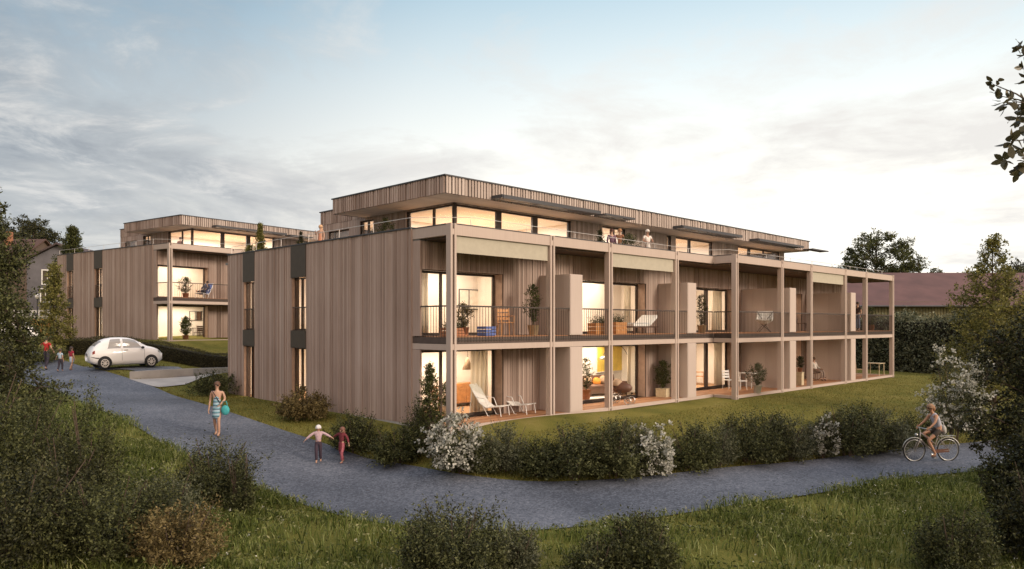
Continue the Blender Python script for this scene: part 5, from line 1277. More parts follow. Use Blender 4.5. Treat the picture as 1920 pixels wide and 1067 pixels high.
def rocker(loc, rz):
    root = empty('rocking_chair', loc, rz, 'wooden rocking chair on the ground floor terrace in the sixth bay', 'chair'); m = M['darkwood']
    for sx in (-.25,.25): MB().tube([(sx,.05+.62*math.sin(t),.62-.60*math.cos(t)) for t in np.linspace(-.85,.85,11)], .016, 6).build('rocker', m, root)
    MB().obox((0,0,.41), (.25,0,0), (0,.24,-.03), (0,.002,.015)).build('seat', m, root)
    b = MB(); [b.tube([(x,.23,.40),(x,.40,1.02)], .012, 5) for x in (-.22,-.11,0,.11,.22)]; b.tube([(-.24,.40,1.02),(.24,.40,1.02)], .018, 6); b.build('backrest', m, root)
    for sx in (-.23,.23):
        for sy in (-.2,.22): MB().tube([(sx,sy,.40),(sx*1.08,sy*1.15,.06)], .015, 6).build('leg', m, root)
        MB().tube([(sx*1.1,.28,.64),(sx*1.1,-.2,.62),(sx,-.2,.4)], .015, 6).build('armrest', m, root)
    return root
rocker(rc, face(35))
SIT = stand(pel=(0,.05,.56), waist=(0,.12,.68), chest=(0,.16,.88), nb=(0,.17,1.05), neck=(0,.16,1.11), head=(0,.14,1.21), hipL=(.085,.02,.54), kneL=(.10,-.38,.52), ankL=(.10,-.40,.12), toeL=(.11,-.55,.06),
            hipR=(-.085,.02,.54), kneR=(-.10,-.38,.52), ankR=(-.10,-.36,.12), toeR=(-.11,-.51,.06), shL=(.165,.17,1.01), elL=(.25,.12,.76), wrL=(.20,-.12,.66), shR=(-.165,.17,1.01), elR=(-.25,.12,.76), wrR=(-.20,-.12,.66))
person('person in pale clothes sitting in the rocking chair on the ground floor terrace', rc, face(35), 1.66, SIT, [('sweater','top_long',cloth((.52,.47,.42))), ('trousers','trousers',cloth((.22,.17,.14))), ('shoe','shoes',cloth((.05,.04,.04)))], hair=((.10,.06,.04),'long'))
chair(Pz(1612, 706, GF), R(30), M['tan'], 'tan chair at the far ground floor corner beside the side table')
table(Pz(1640, 703, GF), 0, M['potcream'], 'pale table at the far open corner of the ground floor terrace', .9, .9)
# upper balconies
for px, w_, lab in ((870, .30, 'left black framed print on the upper room back wall'), (888, .30, 'right black framed print on the upper room back wall')):
    picture((on_x(px, 4.6), 4.61, 3.66), 0, .52, .78, M['black'], M['paper'], lab)
def planter(loc, rz, label, w=1.0, d=.35, h=.38, m='teak', leafm=None, seed=1, ph=.35):
    root = empty('planter_box', loc, rz, label, 'planter'); b = MB()
    for i in range(3): b.box(-w/2,w/2,-d/2,d/2,h*i/3+.006,h*(i+1)/3-.006)
    b.build('box', M[m], root); g = np.random.default_rng(seed); n = 90
    e = np.stack([g.uniform(-w/2,w/2,n)*.9, g.uniform(-d/2,d/2,n)*.9, np.full(n,h-.03)],1); dd = nrmz(np.stack([g.normal(size=n)*.4,g.normal(size=n)*.4,np.ones(n)],1)); V, Q = shoots(g, e, dd, g.uniform(.4,1,n)*ph, 9, .06)
    link('foliage', mesh_np('foliage', V, Q, leafm or M['leaf_shrub']), root); return root
potted(UD(868, 0.55), 'bushy flowering plant behind the railing in the first upper bay', 31, 1.0, .7, M['leaf_olive'], ph=.28)
planter(UD(852, 0.55), 0, 'low reddish planter box at the corner of the first upper balcony', .9, .3, .26, seed=4)
cb = UD(912, .5); cr_ = MB(); [cr_.box(-.26,.26,-.18,.18,.02+.1*i,.10+.1*i) for i in range(3)]; cr_.box(-.24,.24,-.16,.16,0,.02); tag(cr_.build('crate', M['blue'], None, False, cb, .2), 'blue slatted crate on the first upper balcony', 'crate')
chair(UD(948, 0.55), R(-25), M['oak'], 'light wicker coloured armchair on the first upper balcony', arms=True, name='armchair')
potted(UD(1000, 0.55), 'tall slender potted tree before the boarded wall of the first upper balcony', 32, 1.75, .62, M['leaf_green'], ph=.34, pm='potcream', ns=170, trunk=.1)
planter(UD(1124, 0.55), 0, 'orange wooden planter box left of the second post on the upper balcony', .9, .4, .42, 'oak', seed=5, ph=.4)
planter(UD(1157, 0.55), 0, 'orange wooden planter box right of the second post on the upper balcony', .7, .4, .46, 'oak', seed=6, ph=.42)
def daybed(loc, rz):
    root = empty('daybed', loc, rz, 'low wooden daybed with white mattress and pale blue throw on the upper balcony', 'daybed')
    f = MB(); f.box(-.95,.95,-.36,.36,.24,.30); f.build('frame', M['darkwood'], root); MB().obox((.55,0,.50), (.36,0,.20), (0,.34,0), (-.03,0,.05)).build('backrest', M['white_fabric'], root)
    MB().box(-.93,.3,-.34,.34,.302,.40).build('mattress', M['white_fabric'], root); MB().box(-.2,.25,-.355,.355,.404,.43).build('throw', M['palecloth'], root)
    for sx in (-.85,.85):
        for sy in (-.3,.3): MB().box(sx-.03,sx+.03,sy-.03,sy+.03,0,.239).build('leg', M['darkwood'], root)
    return root
daybed(UD(1197, 0.55), R(5))
potted(UD(1316, 0.55), 'slim upright plant in a pot on the fourth upper balcony', 33, 1.75, .6, M['leaf_dark'], pm='potcream', ph=.34, ns=150)
def hammock_chair(loc, rz):
    root = empty('butterfly_chair', loc, rz, 'white cloth butterfly chair on the fifth upper balcony', 'chair'); f = MB()
    c4 = [(-.38,.40,1.0),(.38,.40,1.0),(.36,-.42,.62),(-.36,-.42,.62)]
    for i, c in enumerate(c4): f.tube([c, (-c[0]*.8, -c[1]*.75, 0.0)], .012, 5)
    f.build('frame', M['black'], root); s = MB(); n = 8; g = lambda u, v: (Vector(c4[3]).lerp(Vector(c4[2]),u)).lerp(Vector(c4[0]).lerp(Vector(c4[1]),u), v) - Vector((0,0,.42*math.sin(math.pi*v)**.8*(.55+.45*math.sin(math.pi*u))))
    for i in range(n):
        for j in range(n): s.face([g(i/n,j/n), g((i+1)/n,j/n), g((i+1)/n,(j+1)/n), g(i/n,(j+1)/n)])
    o = s.build('seat', M['white_fabric'], root, True); o.modifiers.new('t','SOLIDIFY').thickness = .01; return root
hammock_chair(UD(1433, -0.45), R(-70))
chair(UD(1503, -0.45), R(15), M['darkwood'], 'dark wooden chair on the sixth upper balcony')
xx = on_x(1608, 0.2); person('person in a dark top and blue jeans standing at the far upper balcony railing', (xx, .2, UF), face(-60), 1.72, stand(elR=(-.22,-.06,1.12), wrR=(-.15,-.22,1.02)), [('shirt','top_short',cloth((.05,.03,.03))), ('jeans','trousers',cloth((.13,.16,.24))), ('shoe','shoes',M['black'])], hair=((.04,.02,.015),'long'))
xx = on_x(1634, 0.6); potted((xx, .6, UF), 'spiky potted plant at the far end of the upper balcony', 35, 1.5, .6, M['leaf_green'], ph=.36)
# roof terrace
potted((on_x(1125, 3.0), 3.0, TF), 'round conifer in a tub on the roof terrace left of the couple', 36, 1.3, 1.0, M['leaf_dark'], ph=.3, cone=True, ns=260, size=.06)
potted((on_x(1180, 3.1), 3.1, TF), 'dark bushy tub plant on the roof terrace right of the couple', 37, 1.35, .9, M['leaf_shrub'], ph=.3, ns=220)
GT = 'people on the roof terrace'
person('person in a mauve top standing on the roof terrace between the two tub plants', (on_x(1147, 4.0), 4.0, TF), face(20), 1.62, stand(), [('shirt','top_long',cloth((.15,.085,.12))), ('trousers','trousers',cloth((.06,.05,.06)))], GT, hair=((.10,.04,.03),'long'))
person('person in an orange top with arm raised beside the mauve one on the roof terrace', (on_x(1162, 3.9), 3.9, TF), face(-40), 1.66, stand(elR=(-.30,-.08,1.25), wrR=(-.24,-.24,1.40)), [('shirt','top_short',cloth((.34,.16,.09))), ('trousers','trousers',cloth((.4,.36,.3)))], GT, hair=((.35,.18,.08),'short'))
person('woman in white with a pale headscarf leaning on the roof terrace rail', (on_x(1214, 3.3), 3.3, TF), face(25), 1.68, stand(elL=(.27,-.05,1.14), wrL=(.12,-.24,1.10), elR=(-.27,-.05,1.14), wrR=(-.10,-.26,1.06)), [('blouse','top_short',cloth((.62,.57,.52))), ('dress','dress',cloth((.58,.53,.48))), ('headscarf','hat',cloth((.6,.55,.5)))], GT, skin=(.33,.18,.12), hair=((.55,.48,.42),'long'))
yy = on_y(601, 1.3); person('child in a dusty orange dress on the gable side of the roof terrace', (1.3, yy, TF-.02), face(-20), 1.22, stand(elR=(-.28,-.05,1.18), wrR=(-.2,-.2,1.3)), [('dress','dress',cloth((.46,.20,.12)))], GT, kid=1.2, hair=((.55,.35,.2),'long'))
yy = on_y(723, 3.6); potted((3.6, yy, TF-.02), 'leafy climbing shrub in a tub before the attic wall on the gable side', 38, 1.65, .95, M['leaf_green'], ph=.34, ns=240)
yy = on_y(488, 1.1); potted((1.1, yy, TF-.02), 'yellow green feathery tree in a tub at the back of the roof terrace', 39, 1.75, .75, M['leaf_yellow'], ph=.3, ns=260, cone=True, size=.09)
yy = on_y(470, .9); potted((.9, yy, TF-.02), 'low golden grass tub at the rear edge of the roof terrace', 47, .75, .7, M['leaf_yellow'], ph=.2, ns=110)
yy = on_y(564, 1.0); potted((1.0, yy, TF-.02), 'small dark conifer tub behind the child on the roof terrace', 40, 1.0, .6, M['leaf_dark'], ph=.3, cone=True, ns=150, size=.05)
# ---------------------------------------------------------------- second building: people and things
b2x = lambda px, y, z: W2(on_x(px, y, W2, z), y, z)
potted(b2x(348, .7, UF), 'round leafy plant on the upper balcony of the second building', 44, 1.35, 1.0, M['leaf_sage'], ph=.3, ns=200)
potted(b2x(348, .9, GF), 'fresh green palm like plant at the ground floor of the second building', 45, 1.5, .7, M['leaf_green'], ph=.3, ns=160, size=.11)
rl_ = b2x(383, .9, UF)
lg = deck_lounger(rl_, B2R + R(-62), 'dark lounger carrying the reclining person on the second building'); lg['group'] = ''; del lg['group']
lg.children[1].data = lg.children[1].data.copy(); lg.children[1].data.materials[0] = M['blue']
REC = stand(pel=(0,.0,.42), waist=(0,.10,.52), chest=(0,.24,.72), nb=(0,.34,.90), neck=(0,.36,.96), head=(0,.38,1.06), hipL=(.08,-.02,.41), kneL=(.09,-.36,.52), ankL=(.09,-.70,.42), toeL=(.1,-.75,.54),
            hipR=(-.08,-.02,.41), kneR=(-.09,-.40,.46), ankR=(-.09,-.76,.42), toeR=(-.1,-.82,.54), shL=(.16,.32,.87), elL=(.25,.16,.70), wrL=(.16,-.04,.62), shR=(-.16,.32,.87), elR=(-.25,.16,.70), wrR=(-.16,-.04,.62))
person('person in dark clothes reclining on the upper balcony of the second building', rl_, B2R + R(-62), 1.7, REC, [('shirt','top_long',cloth((.05,.05,.08))), ('trousers','trousers',cloth((.03,.03,.04)))], hair=((.03,.02,.02),'short'))
q = W2(5.75, on_y(338, 5.75, W2, 6), 5.86); person('person standing behind the attic glass of the second building', q, face(10), 1.68, stand(), [('shirt','top_short',cloth((.42,.20,.14))), ('trousers','trousers',cloth((.1,.08,.08)))], hair=((.10,.05,.03),'short'))
for px, lab in ((362,'left print of three on the dining room wall of the second building'),(372,'middle dark print of three on the dining room wall of the second building'),(383,'right print of three on the dining room wall of the second building')):
    q = b2x(px, 4.6, 1.30); picture(q, B2R, .55, .65, M['black'], M['paper'] if px != 372 else M['darkwood'], lab)
q = b2x(386, 3.5, .05); table(q, B2R, M['darkwood'], 'dark dining table on the ground floor of the second building', 1.6, .85)
for (px, y, rz, lab) in ((372,2.9,180,'dark dining chair nearest the window in the second building'),(400,3.4,80,'reddish dining chair at the right end of the dining table in the second building'),(378,4.2,0,'dark dining chair behind the dining table in the second building')):
    chair(b2x(px, y, .05), B2R+R(rz), M['teak'] if px == 400 else M['darkwood'], lab)
# ---------------------------------------------------------------- cars
def car(loc, rz, label, group):
    """local: forward +X, right side -Y"""
    L_ = 3.6; xs = [0,.05,.18,.40,.75,1.1,1.5,1.95,2.3,2.6,2.85,3.1,3.35,3.52,3.6]
    top = [.66,.90,1.05,1.26,1.43,1.49,1.50,1.47,1.36,1.19,1.05,1.00,.92,.80,.66]
    belt = [.62,.82,.90,.93,.95,.96,.96,.96,.96,.955,.95,.93,.87,.76,.62]
    zb = [.42,.33,.27,.22,.19,.18,.18,.18,.18,.18,.18,.19,.22,.27,.36]
    hw = [.56,.68,.75,.79,.81,.815,.815,.815,.815,.812,.805,.79,.75,.68,.54]
    hr = [.40,.48,.53,.55,.57,.57,.57,.56,.55,.57,.60,.60,.57,.50,.38]
    n = 61; X = np.linspace(0, L_, n); ker = np.array([1,2,3,2,1])/9
    def sm(a): 
        y = np.interp(X, xs, a); yp = np.r_[[y[0]]*2, y, [y[-1]]*2]; return np.convolve(yp, ker, 'valid')
    T, Bl, Z, Wd, Hr = map(sm, (top, belt, zb, hw, hr))
    def sec(i):
        t, b, z, w, h = T[i], Bl[i], Z[i], Wd[i], Hr[i]; dz = max(t-b, .02)
        return [(0,z),(.8*w,z),(.96*w,z+.06),(1.0*w,z+.22),(1.0*w,(z+b)/2+.08),(.965*w,b),(.62*w+.36*h, b+.16*dz),(.30*w+.70*h, b+.62*dz),(.93*h, b+.88*dz),(.70*h, b+.985*dz),(0, b+1.03*dz)]
    S = np.array([sec(i) for i in range(n)]); k = S.shape[1]
    root = empty('car', loc, rz, label, 'car', group); mb = MB()
    for sgn in (1,-1):
        b0 = len(mb.v)
        for i in range(n):
            for (y, z) in S[i]: mb.v.append((X[i], sgn*y, z))
        for i in range(n-1):
            for j in range(k-1):
                q = (b0+i*k+j, b0+(i+1)*k+j, b0+(i+1)*k+j+1, b0+i*k+j+1); mb.f.append(q if sgn < 0 else q[::-1]); mb.m.append(0)
        for i in (0, n-1): mb.f.append(tuple(b0+i*k+j for j in range(k))); mb.m.append(0)
    paint, nt, bs, o_ = new_mat('white_car_paint'); bs.inputs['Base Color'].default_value = (.82,.81,.80,1); bs.inputs['Roughness'].default_value = .3; bs.inputs['Coat Weight'].default_value = .5
    body = mb.build('body', paint, root, smooth=True)
    gm, nt, bs, o_ = new_mat('car_glass'); bs.inputs['Base Color'].default_value = (.30,.29,.28,1); bs.inputs['Roughness'].default_value = .08; bs.inputs['Specular IOR Level'].default_value = .9
    def surf(x, s, sgn, off):
        i = min(int(x/L_*(n-1)), n-2); f = x/L_*(n-1)-i; j = min(int(s), k-2); g_ = s-j
        a = S[i]*(1-f)+S[i+1]*f; y, z = a[j]*(1-g_)+a[j+1]*g_; t = a[j+1]-a[j]; nl = math.hypot(t[0], t[1]) or 1
        return Vector((x, sgn*(y + t[1]/nl*off), z - t[0]/nl*off))
    def patch(nm, fx, s0, s1, sgn, m, off=.008, nx_=10, ns_=6, parent=None):
        """fx(t) -> (x0, x1) along the strip height t"""
        q = MB()
        P_ = [[surf(fx(b/ns_)[0] + (fx(b/ns_)[1]-fx(b/ns_)[0])*a/nx_, s0+(s1-s0)*b/ns_, sgn, off) for a in range(nx_+1)] for b in range(ns_+1)]
        for b in range(ns_):
            for a in range(nx_): 
                f = [P_[b][a], P_[b][a+1], P_[b+1][a+1], P_[b+1][a]]; q.face(f if sgn < 0 else f[::-1])
        return q.build(nm, m, parent or root, True)
    for sg in (-1, 1):
        patch('side_window', lambda t: (1.58 + .0*t, 2.62-.42*t), 5.35, 8.0, sg, gm); patch('side_window', lambda t: (.80+.18*t, 1.46), 5.35, 8.0, sg, gm)
        patch('door_seam', lambda t: (1.50, 1.512), 3.0, 5.3, sg, M['coping'], .004, 1, 6); patch('door_seam', lambda t: (2.62, 2.632), 3.0, 5.3, sg, M['coping'], .004, 1, 6)
        patch('door_handle', lambda t: (1.60, 1.80), 4.72, 4.86, sg, M['steel'], .016, 3, 1); patch('rear_lamp', lambda t: (.10, .21), 4.4, 5.3, sg, mat('red_lamp', (.25,.03,.02), .3), .008, 3, 4)
        patch('headlight', lambda t: (3.34, 3.50), 4.55, 5.0, sg, M['steel'], .006, 5, 4)
        patch('bumper_strip', lambda t: (.03, .40), 3.3, 3.55, sg, M['coping'], .01, 6, 1)
        q = MB().ell((2.52, sg*.90, 1.0), .09, .07, .065, 10, 6); q.tube([(2.5,sg*.80,.96),(2.52,sg*.88,.98)], .02, 5); q.build('mirror', M['coping'], root, True)
    for nm, f, s0, s1 in (('rear_window', lambda t: (.24+.0*t, .56), 8.15, 9.95), ('windscreen', lambda t: (2.22, 2.70), 8.15, 9.95)):
        q = MB(); 
        for sg in (-1,1):
            for a in range(8):
                for b in range(6):
                    x0, x1 = f(0); c = lambda i_, j_: surf(x0+(x1-x0)*i_/8, s0+(s1-s0)*j_/6, sg, .008); fc = [c(a,b),c(a+1,b),c(a+1,b+1),c(a,b+1)]; q.face(fc if sg < 0 else fc[::-1])
        q.build(nm, gm, root, True)
    for x in (.66, 2.96):
        for sg in (-1,1):
            ar = MB(); pts = [(x+.355*math.cos(t), sg*.818, .30+.355*math.sin(t)) for t in np.linspace(-.25, math.pi+.25, 18)]
            ar.face([(x+.35*math.cos(t), sg*.822, .29+.35*math.sin(t)) for t in np.linspace(-.35, math.pi+.35, 20)][::(1 if sg < 0 else -1)]); ar.build('wheel_arch', M['black'], root)
            w_ = empty('wheel', (x, sg*.80, .295), 0); w_.parent = root; t = MB().ring((0,0,0), (0,1,0), .225, .07, 28, 8); t.build('tyre', M['black'], w_, True)
            r_ = MB().ring((0,sg*.055,0), (0,1,0), .185, .022, 26, 6)
            for a in range(8): r_.tube([(0,sg*.06,0),(.18*math.cos(a*math.pi/4),sg*.055,.18*math.sin(a*math.pi/4))], .024, 5)
            r_.ell((0,sg*.06,0), .05,.025,.05, 10, 6); r_.build('rim', M['whitemetal'], w_, True)
    return root
cp_ = G(239, 688.5); hd = R(-5)
ctr = Matrix.Rotation(hd, 3, 'Z') @ Vector((-1.8, 0, 0))
car1 = car((cp_.x+ctr.x, cp_.y+ctr.y, cp_.z+.045), hd, 'small rounded white hatchback parked on the drive in front of the hedge', 'white cars')
f0 = cp_ - ctr*.9; b0 = cp_ + ctr*.9
car1.rotation_euler.y = -math.atan2(tz(cp_.x-ctr.x*.6, cp_.y-ctr.y*.6) - tz(cp_.x+ctr.x*.4, cp_.y+ctr.y*.4), 1.8)
car1.location.z = tz(cp_.x+ctr.x*.6, cp_.y+ctr.y*.6) + .045 - .6*math.tan(-car1.rotation_euler.y)
car1.scale = (.92, 1, 1.03)
car2 = copy_tree(car1); q = GD(72, 50); car2.location = q; car2.rotation_euler = (0, 0, R(165)); car2['label'] = 'white car parked far left behind the young tree, only its roof and bonnet in view'

# ---------------------------------------------------------------- barn behind the lawn
def barn():
    c = P(1785, HY, 61); z0 = tz(c.x, c.y) - .3; root = empty('barn', (c.x, c.y, 0), R(-45), 'long low barn with a dark red roof behind the tall hedge', 'barn'); hl = 11.0; ez = 4.95; rz_ = 7.75; dp = 6.0
    b = MB(); x = -hl
    while x < hl: b.box(x+.01, min(x+.22, hl)-.01, 0, .05, z0, ez); x += .24
    b.box(-hl, hl, .052, 2*dp, z0, ez-.01, 1); b.face([(-hl,.06,ez-.01),(-hl,2*dp,ez-.01),(-hl,dp,rz_-.1)], 1); b.face([(hl,.06,ez-.01),(hl,2*dp,ez-.01),(hl,dp,rz_-.1)], 1)
    b.build('wall', [wood_mat('grey_green_boards', [(0.1,(.10,.095,.05)),(1.0,(.22,.20,.11))]), M['clad_back']], root)
    rm = mat('dark_red_roof', (.105,.052,.047), .75, var=.18, scale=.7); r = MB(); s = Vector((0, dp, rz_-ez)).normalized()
    for i in range(2):
        a = Vector((0,-.6,ez-.30)) + (Vector((0,dp,rz_))-Vector((0,-.6,ez-.30)))*(i*.5); e = Vector((0,-.6,ez-.30)) + (Vector((0,dp,rz_))-Vector((0,-.6,ez-.30)))*(i*.5+.5); u = .03*i
        r.face([(-hl-.4,a.y,a.z-u),(hl+.4,a.y,a.z-u),(hl+.4,e.y,e.z-u),(-hl-.4,e.y,e.z-u)])
        r.face([(-hl-.4,a.y,a.z-.16),(-hl-.4,e.y,e.z-.16),(hl+.4,e.y,e.z-.16),(hl+.4,a.y,a.z-.16)])
    r.face([(-hl-.4,-.6,ez-.46),(hl+.4,-.6,ez-.46),(hl+.4,-.6,ez-.30),(-hl-.4,-.6,ez-.30)])
    r.face([(-hl-.4,dp,rz_-.03),(hl+.4,dp,rz_-.03),(hl+.4,2*dp+.6,ez-.3),(-hl-.4,2*dp+.6,ez-.3)]); ro = r.build('roof', rm, root)
    MB().tube([(-hl-.4,-.66,ez-.38),(hl+.4,-.66,ez-.38)], .07, 8).build('gutter', M['coping'], ro)
barn()
# ---------------------------------------------------------------- houses, fence and lamp on the left
def house(px, d, z0, w, dp, ze, zr, rz, wallm, roofm, label, wins, chim=None):
    c = P(px, HY, d); root = empty('house', (c.x, c.y, 0), rz, label, 'house'); b = MB()
    b.box(-w/2,w/2,0,dp,z0,ze); b.face([(-w/2,0,ze),(w/2,0,ze),(0,0,zr)]); b.face([(-w/2,dp,ze),(0,dp,zr),(w/2,dp,ze)]); b.build('wall', wallm, root); r = MB()
    for sx in (-1,1):
        k = (zr-ze)/(w/2); ox = w/2+.6; r.face([(sx*ox,-.5,ze-.6*k+.05),(0,-.5,zr+.05),(0,dp+.5,zr+.05),(sx*ox,dp+.5,ze-.6*k+.05)]); r.face([(sx*ox,-.5,ze-.6*k+.25),(0,-.5,zr+.25),(0,dp+.5,zr+.25),(sx*ox,dp+.5,ze-.6*k+.25)])
        r.face([(sx*ox,-.5,ze-.6*k+.05),(sx*ox,-.5,ze-.6*k+.25),(0,-.5,zr+.25),(0,-.5,zr+.05)]); r.face([(sx*ox,-.5,ze-.6*k+.05),(sx*ox,dp+.5,ze-.6*k+.05),(sx*ox,dp+.5,ze-.6*k+.25),(sx*ox,-.5,ze-.6*k+.25)])
    ro = r.build('roof', roofm, root)
    if chim: MB().box(chim-.4,chim+.4,dp*.4,dp*.4+.8,ze,zr+1.1).build('chimney', M['pot'], ro)
    for (x, z, ww, hh) in wins:
        f = MB(); f.box(x-ww/2-.12,x+ww/2+.12,-.06,.02,z-.1,z); f.box(x-ww/2-.12,x+ww/2+.12,-.06,.02,z+hh,z+hh+.12); f.box(x-ww/2-.12,x-ww/2,-.06,.02,z,z+hh); f.box(x+ww/2,x+ww/2+.12,-.06,.02,z,z+hh); f.box(x-.03,x+.03,-.03,.01,z,z+hh)
        fo = f.build('window', M['white'], root); MB().box(x-ww/2,x+ww/2,-.02,-.005,z,z+hh).build('pane', M['panel'], fo)
    return root
grey = mat('grey_render', (.13,.125,.14), .9, var=.15, scale=1.0); tile = mat('brown_roof_tiles', (.075,.04,.03), .85, var=.3, scale=14)
house(110, 85, 1.0, 6.8, 10, 10.3, 12.1, R(-45+6), grey, mat('dark_roof_tiles', (.07,.05,.05), .85, var=.3, scale=14), 'grey rendered house with white window frames behind the second building on the left', [(-1.2,7.7,1.0,1.5),(-1.4,5.7,.9,1.4),(1.6,7.7,1.0,1.5)])
house(80, 112, 1.5, 7.0, 9, 13.6, 15.6, R(45), mat('ochre_render', (.10,.07,.055), .9), tile, 'brown tiled house with a chimney higher up behind the grey house', [(1.0,10.5,1.0,1.4)], chim=-1.6)
hill = MB(); c = P(-60, HY, 190)
hill.lathe([(95,-2),(80,3),(60,9),(42,14),(26,17.5),(10,19),(.5,19.2)], (0,0,0), 40); ho = hill.build('hill', mat('wooded_hill_ground', (.03,.032,.016), .95, var=.3, scale=.3), None, True, (c.x, c.y, 0)); tag(ho, kind='structure')
for i, (px, d, zc, rw, lab) in enumerate((q[0], q[1], q[2]+4.2, q[3], q[4]) for q in ((22,165,16,5.0,'leftmost dark round tree on the wooded hill'),(44,160,18.5,4.2,'tallest dark tree on the wooded hill'),(64,158,17.2,4.2,'dark tree on the hill above the tiled house'),(84,156,15.5,3.9,'rightmost dark tree on the slope of the hill'),(-10,150,15,5.5,'dark hill tree behind the tall pointed tree'))):
    p = P(px, HY, d); z0 = max(2.0, zc-rw*2.2); root_p = Vector((p.x, p.y, z0 - 2)); make_tree('hill_tree', 130+i, zc+rw-z0+2, [(a, b, cc, r) for (a, b, cc, r) in dome(130+i, 0, rw, zc-z0+2-.5, 16, (1.3,2.0), .8)], M['leaf_dark'], lab, root_p, leaf=.42, nsh=9, nl=11, trunk=.3)
# white railing, orange hoarding, street lamp
def at(px, d): return GD(px, d)
a, b = at(28, 60), at(104, 60); u = (b-a).normalized(); L_ = (b-a).length; fr = empty('railing_fence', a, math.atan2(u.y, u.x), 'white post and rail fence at the far left behind the parked car', 'fence')
base = a.z
for i in range(6): MB().box(L_*i/5-.05, L_*i/5+.05, -.05, .05, -.4, 2.6).build('post', M['white'], fr)
for z in (1.9, 2.35): MB().box(-.1, L_+.1, -.08, -.052, z, z+.22).build('rail', M['white'], fr)
a, b = at(30, 57), at(100, 57); u = (b-a).normalized(); L_ = (b-a).length; hb = empty('hoarding', a, math.atan2(u.y, u.x), 'orange brown board hoarding below the white rail fence', 'hoarding')
bd = MB(); [bd.box(L_*i/8+.01, L_*(i+1)/8-.01, 0, .04, -.3, 1.75) for i in range(8)]; bd.build('board', mat('ochre_board', (.42,.20,.05), .8, var=.2), hb); [MB().box(L_*i/4-.05, L_*i/4+.05, .042, .12, -.3, 1.8).build('post', M['darkwood'], hb) for i in range(5)]
a = at(70, 58); sl_ = empty('street_lamp', a, 0, 'small street lamp with a pale globe by the white rail fence', 'street lamp'); MB().tube([(0,0,-.3),(0,0,3.3)], [.06,.04], 8).build('pole', M['coping'], sl_); MB().ell((0,0,3.45), .17,.17,.2, 12, 8).build('globe', M['white'], sl_, True)
# ---------------------------------------------------------------- light, sky, camera
w = bpy.data.worlds.new("World"); sc.world = w; w.use_nodes = True
nt = w.node_tree; bg = nt.nodes['Background']; bg.inputs['Strength'].default_value = 0.10
sky = N(nt, 'ShaderNodeTexSky', sky_type='NISHITA'); sky.sun_disc = False
SUN_EL, SUN_AZ = 21.0, -76.0           # azimuth: world angle from +X, to the right of the view and out of the frame
sky.sun_elevation = R(SUN_EL); sky.sun_rotation = R(90 - SUN_AZ); sky.air_density = 1.3; sky.dust_density = 1.0; sky.ozone_density = 2.0
L = nt.links
tc = N(nt, 'ShaderNodeTexCoord'); nrm = N(nt, 'ShaderNodeVectorMath', operation='NORMALIZE'); L.new(tc.outputs['Generated'], nrm.inputs[0])
sep = N(nt, 'ShaderNodeSeparateXYZ'); L.new(nrm.outputs[0], sep.inputs[0])
def mth(op, a, b=None, c=None, clamp=False):
    n = N(nt, 'ShaderNodeMath', operation=op); n.use_clamp = clamp
    for i, v in enumerate((a, b, c)):
        if v is None: continue
        if isinstance(v, (int, float)): n.inputs[i].default_value = v
        else: L.new(v, n.inputs[i])
    return n.outputs[0]
def mixc(f, a, b):
    n = N(nt, 'ShaderNodeMix', data_type='RGBA'); L.new(f, n.inputs[0]) if not isinstance(f, float) else setattr(n.inputs[0], 'default_value', f)
    for i, v in ((6, a), (7, b)):
        if isinstance(v, tuple): n.inputs[i].default_value = (*v, 1)
        else: L.new(v, n.inputs[i])
    return n.outputs[2]
zz = mth('MAXIMUM', sep.outputs[2], 0.0)
# direction of the glow low over the houses, to the right of the view
gd = (math.cos(R(25)), math.sin(R(25)), 0.10)
dt = N(nt, 'ShaderNodeVectorMath', operation='DOT_PRODUCT'); L.new(nrm.outputs[0], dt.inputs[0]); dt.inputs[1].default_value = gd
glow = ramp(nt, dt.outputs['Value'], [(0.50, (0,0,0)), (0.74, (.25,.25,.25)), (0.88, (.78,.78,.78)), (0.97, (1,1,1))])
lowf = ramp(nt, zz, [(0.0, (1,1,1)), (0.17, (.9,.9,.9)), (0.30, (.45,.45,.45)), (0.42, (0,0,0))])
# blue sky: Nishita toned towards the dusk blue of the air
blue = mixc(0.80, sky.outputs[0], (1.72, 3.35, 4.75))
paleb = mixc(glow, blue, (5.0, 6.8, 7.9))
hz = mixc(glow, (5.5, 5.6, 5.6), (12.5, 11.9, 10.7))
base = mixc(lowf, paleb, hz)
# clouds, on a flat layer overhead
den = mth('ADD', zz, 0.13)
px_ = mth('DIVIDE', sep.outputs[0], den); py_ = mth('DIVIDE', sep.outputs[1], den)
cmb = N(nt, 'ShaderNodeCombineXYZ'); L.new(px_, cmb.inputs[0]); L.new(py_, cmb.inputs[1])
mp1 = N(nt, 'ShaderNodeMapping'); mp1.inputs['Location'].default_value = (3.1, 8.4, 1.0); L.new(cmb.outputs[0], mp1.inputs['Vector'])
n1 = N(nt, 'ShaderNodeTexNoise', i_Scale=0.85, i_Detail=8.0, i_Roughness=0.60, i_Distortion=0.6); L.new(mp1.outputs[0], n1.inputs['Vector'])
mp2 = N(nt, 'ShaderNodeMapping'); mp2.inputs['Location'].default_value = (7.3, 2.1, 4.0); L.new(cmb.outputs[0], mp2.inputs['Vector'])
n2 = N(nt, 'ShaderNodeTexNoise', i_Scale=2.6, i_Detail=9.0, i_Roughness=0.65, i_Distortion=0.4); L.new(mp2.outputs[0], n2.inputs['Vector'])
cm = mth('MULTIPLY_ADD', n2.outputs[0], 0.40, mth('MULTIPLY', n1.outputs[0], 0.80))
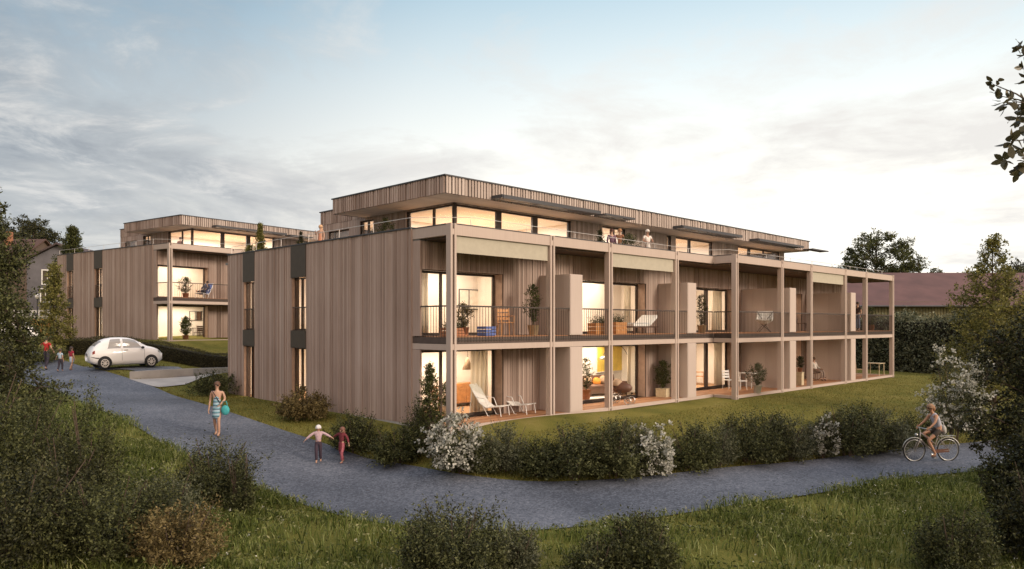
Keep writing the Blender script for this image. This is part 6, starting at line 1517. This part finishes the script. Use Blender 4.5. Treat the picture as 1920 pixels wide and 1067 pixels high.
# more cloud away from the glow, little in the clear patch high up
cover = mth('MULTIPLY_ADD', glow, -0.12, mth('ADD', cm, 0.06))
mask = ramp(nt, cover, [(0.51, (0,0,0)), (0.58, (.45,.45,.45)), (0.68, (1,1,1))])
topcl = ramp(nt, zz, [(0.0, (.5,.5,.5)), (0.06, (.9,.9,.9)), (0.26, (1,1,1)), (0.38, (.75,.75,.75)), (0.7, (.6,.6,.6))])
mk2 = mth('MULTIPLY', mask, topcl)
shade = ramp(nt, n2.outputs[0], [(0.36, (1.9, 2.35, 2.95)), (0.50, (3.5, 3.95, 4.4)), (0.64, (6.3, 6.4, 6.4))])
cc = mixc(glow, shade, (8.0, 7.8, 7.5))
final = mixc(mk2, base, cc)
# added warm brightness in the unseen sky behind the camera, lighting gable and facade
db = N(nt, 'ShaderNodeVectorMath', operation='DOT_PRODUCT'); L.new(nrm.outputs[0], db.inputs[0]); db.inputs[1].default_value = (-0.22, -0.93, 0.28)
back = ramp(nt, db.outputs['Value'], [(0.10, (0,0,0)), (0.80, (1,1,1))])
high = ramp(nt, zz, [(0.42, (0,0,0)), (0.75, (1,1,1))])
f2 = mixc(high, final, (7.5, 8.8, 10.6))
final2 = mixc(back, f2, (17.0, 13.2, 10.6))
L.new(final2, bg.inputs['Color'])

sl = bpy.data.lights.new('sun', 'SUN'); sl.energy = 2.4; sl.angle = R(16); sl.color = (1.0, 0.86, 0.70)
so = bpy.data.objects.new('sun', sl); col.objects.link(so); so.location = (60, -40, 40)
sd = Vector((math.cos(R(SUN_AZ))*math.cos(R(SUN_EL)), math.sin(R(SUN_AZ))*math.cos(R(SUN_EL)), math.sin(R(SUN_EL))))
so.rotation_euler = (-sd).to_track_quat('-Z', 'Y').to_euler()

cam = bpy.data.cameras.new('camera'); co = bpy.data.objects.new('camera', cam); col.objects.link(co); sc.camera = co
co.location = (CX, CY, CZ); co.rotation_euler = (R(90), 0, R(-45))
cam.sensor_width = 36; cam.lens = 36*FPX/1920; cam.shift_x = 0; cam.shift_y = (HY - 533.5)/1920.0
cam.clip_start = 0.1; cam.clip_end = 6000
sc.view_settings.view_transform = 'Standard'; sc.view_settings.look = 'None'; sc.view_settings.exposure = 0.12; sc.view_settings.gamma = 1.0
sc.render.engine = 'CYCLES'; sc.cycles.use_denoising = True
sc.cycles.max_bounces = 8; sc.cycles.transparent_max_bounces = 16; sc.cycles.caustics_reflective = False; sc.cycles.caustics_refractive = False
sc.cycles.sample_clamp_indirect = 6.0
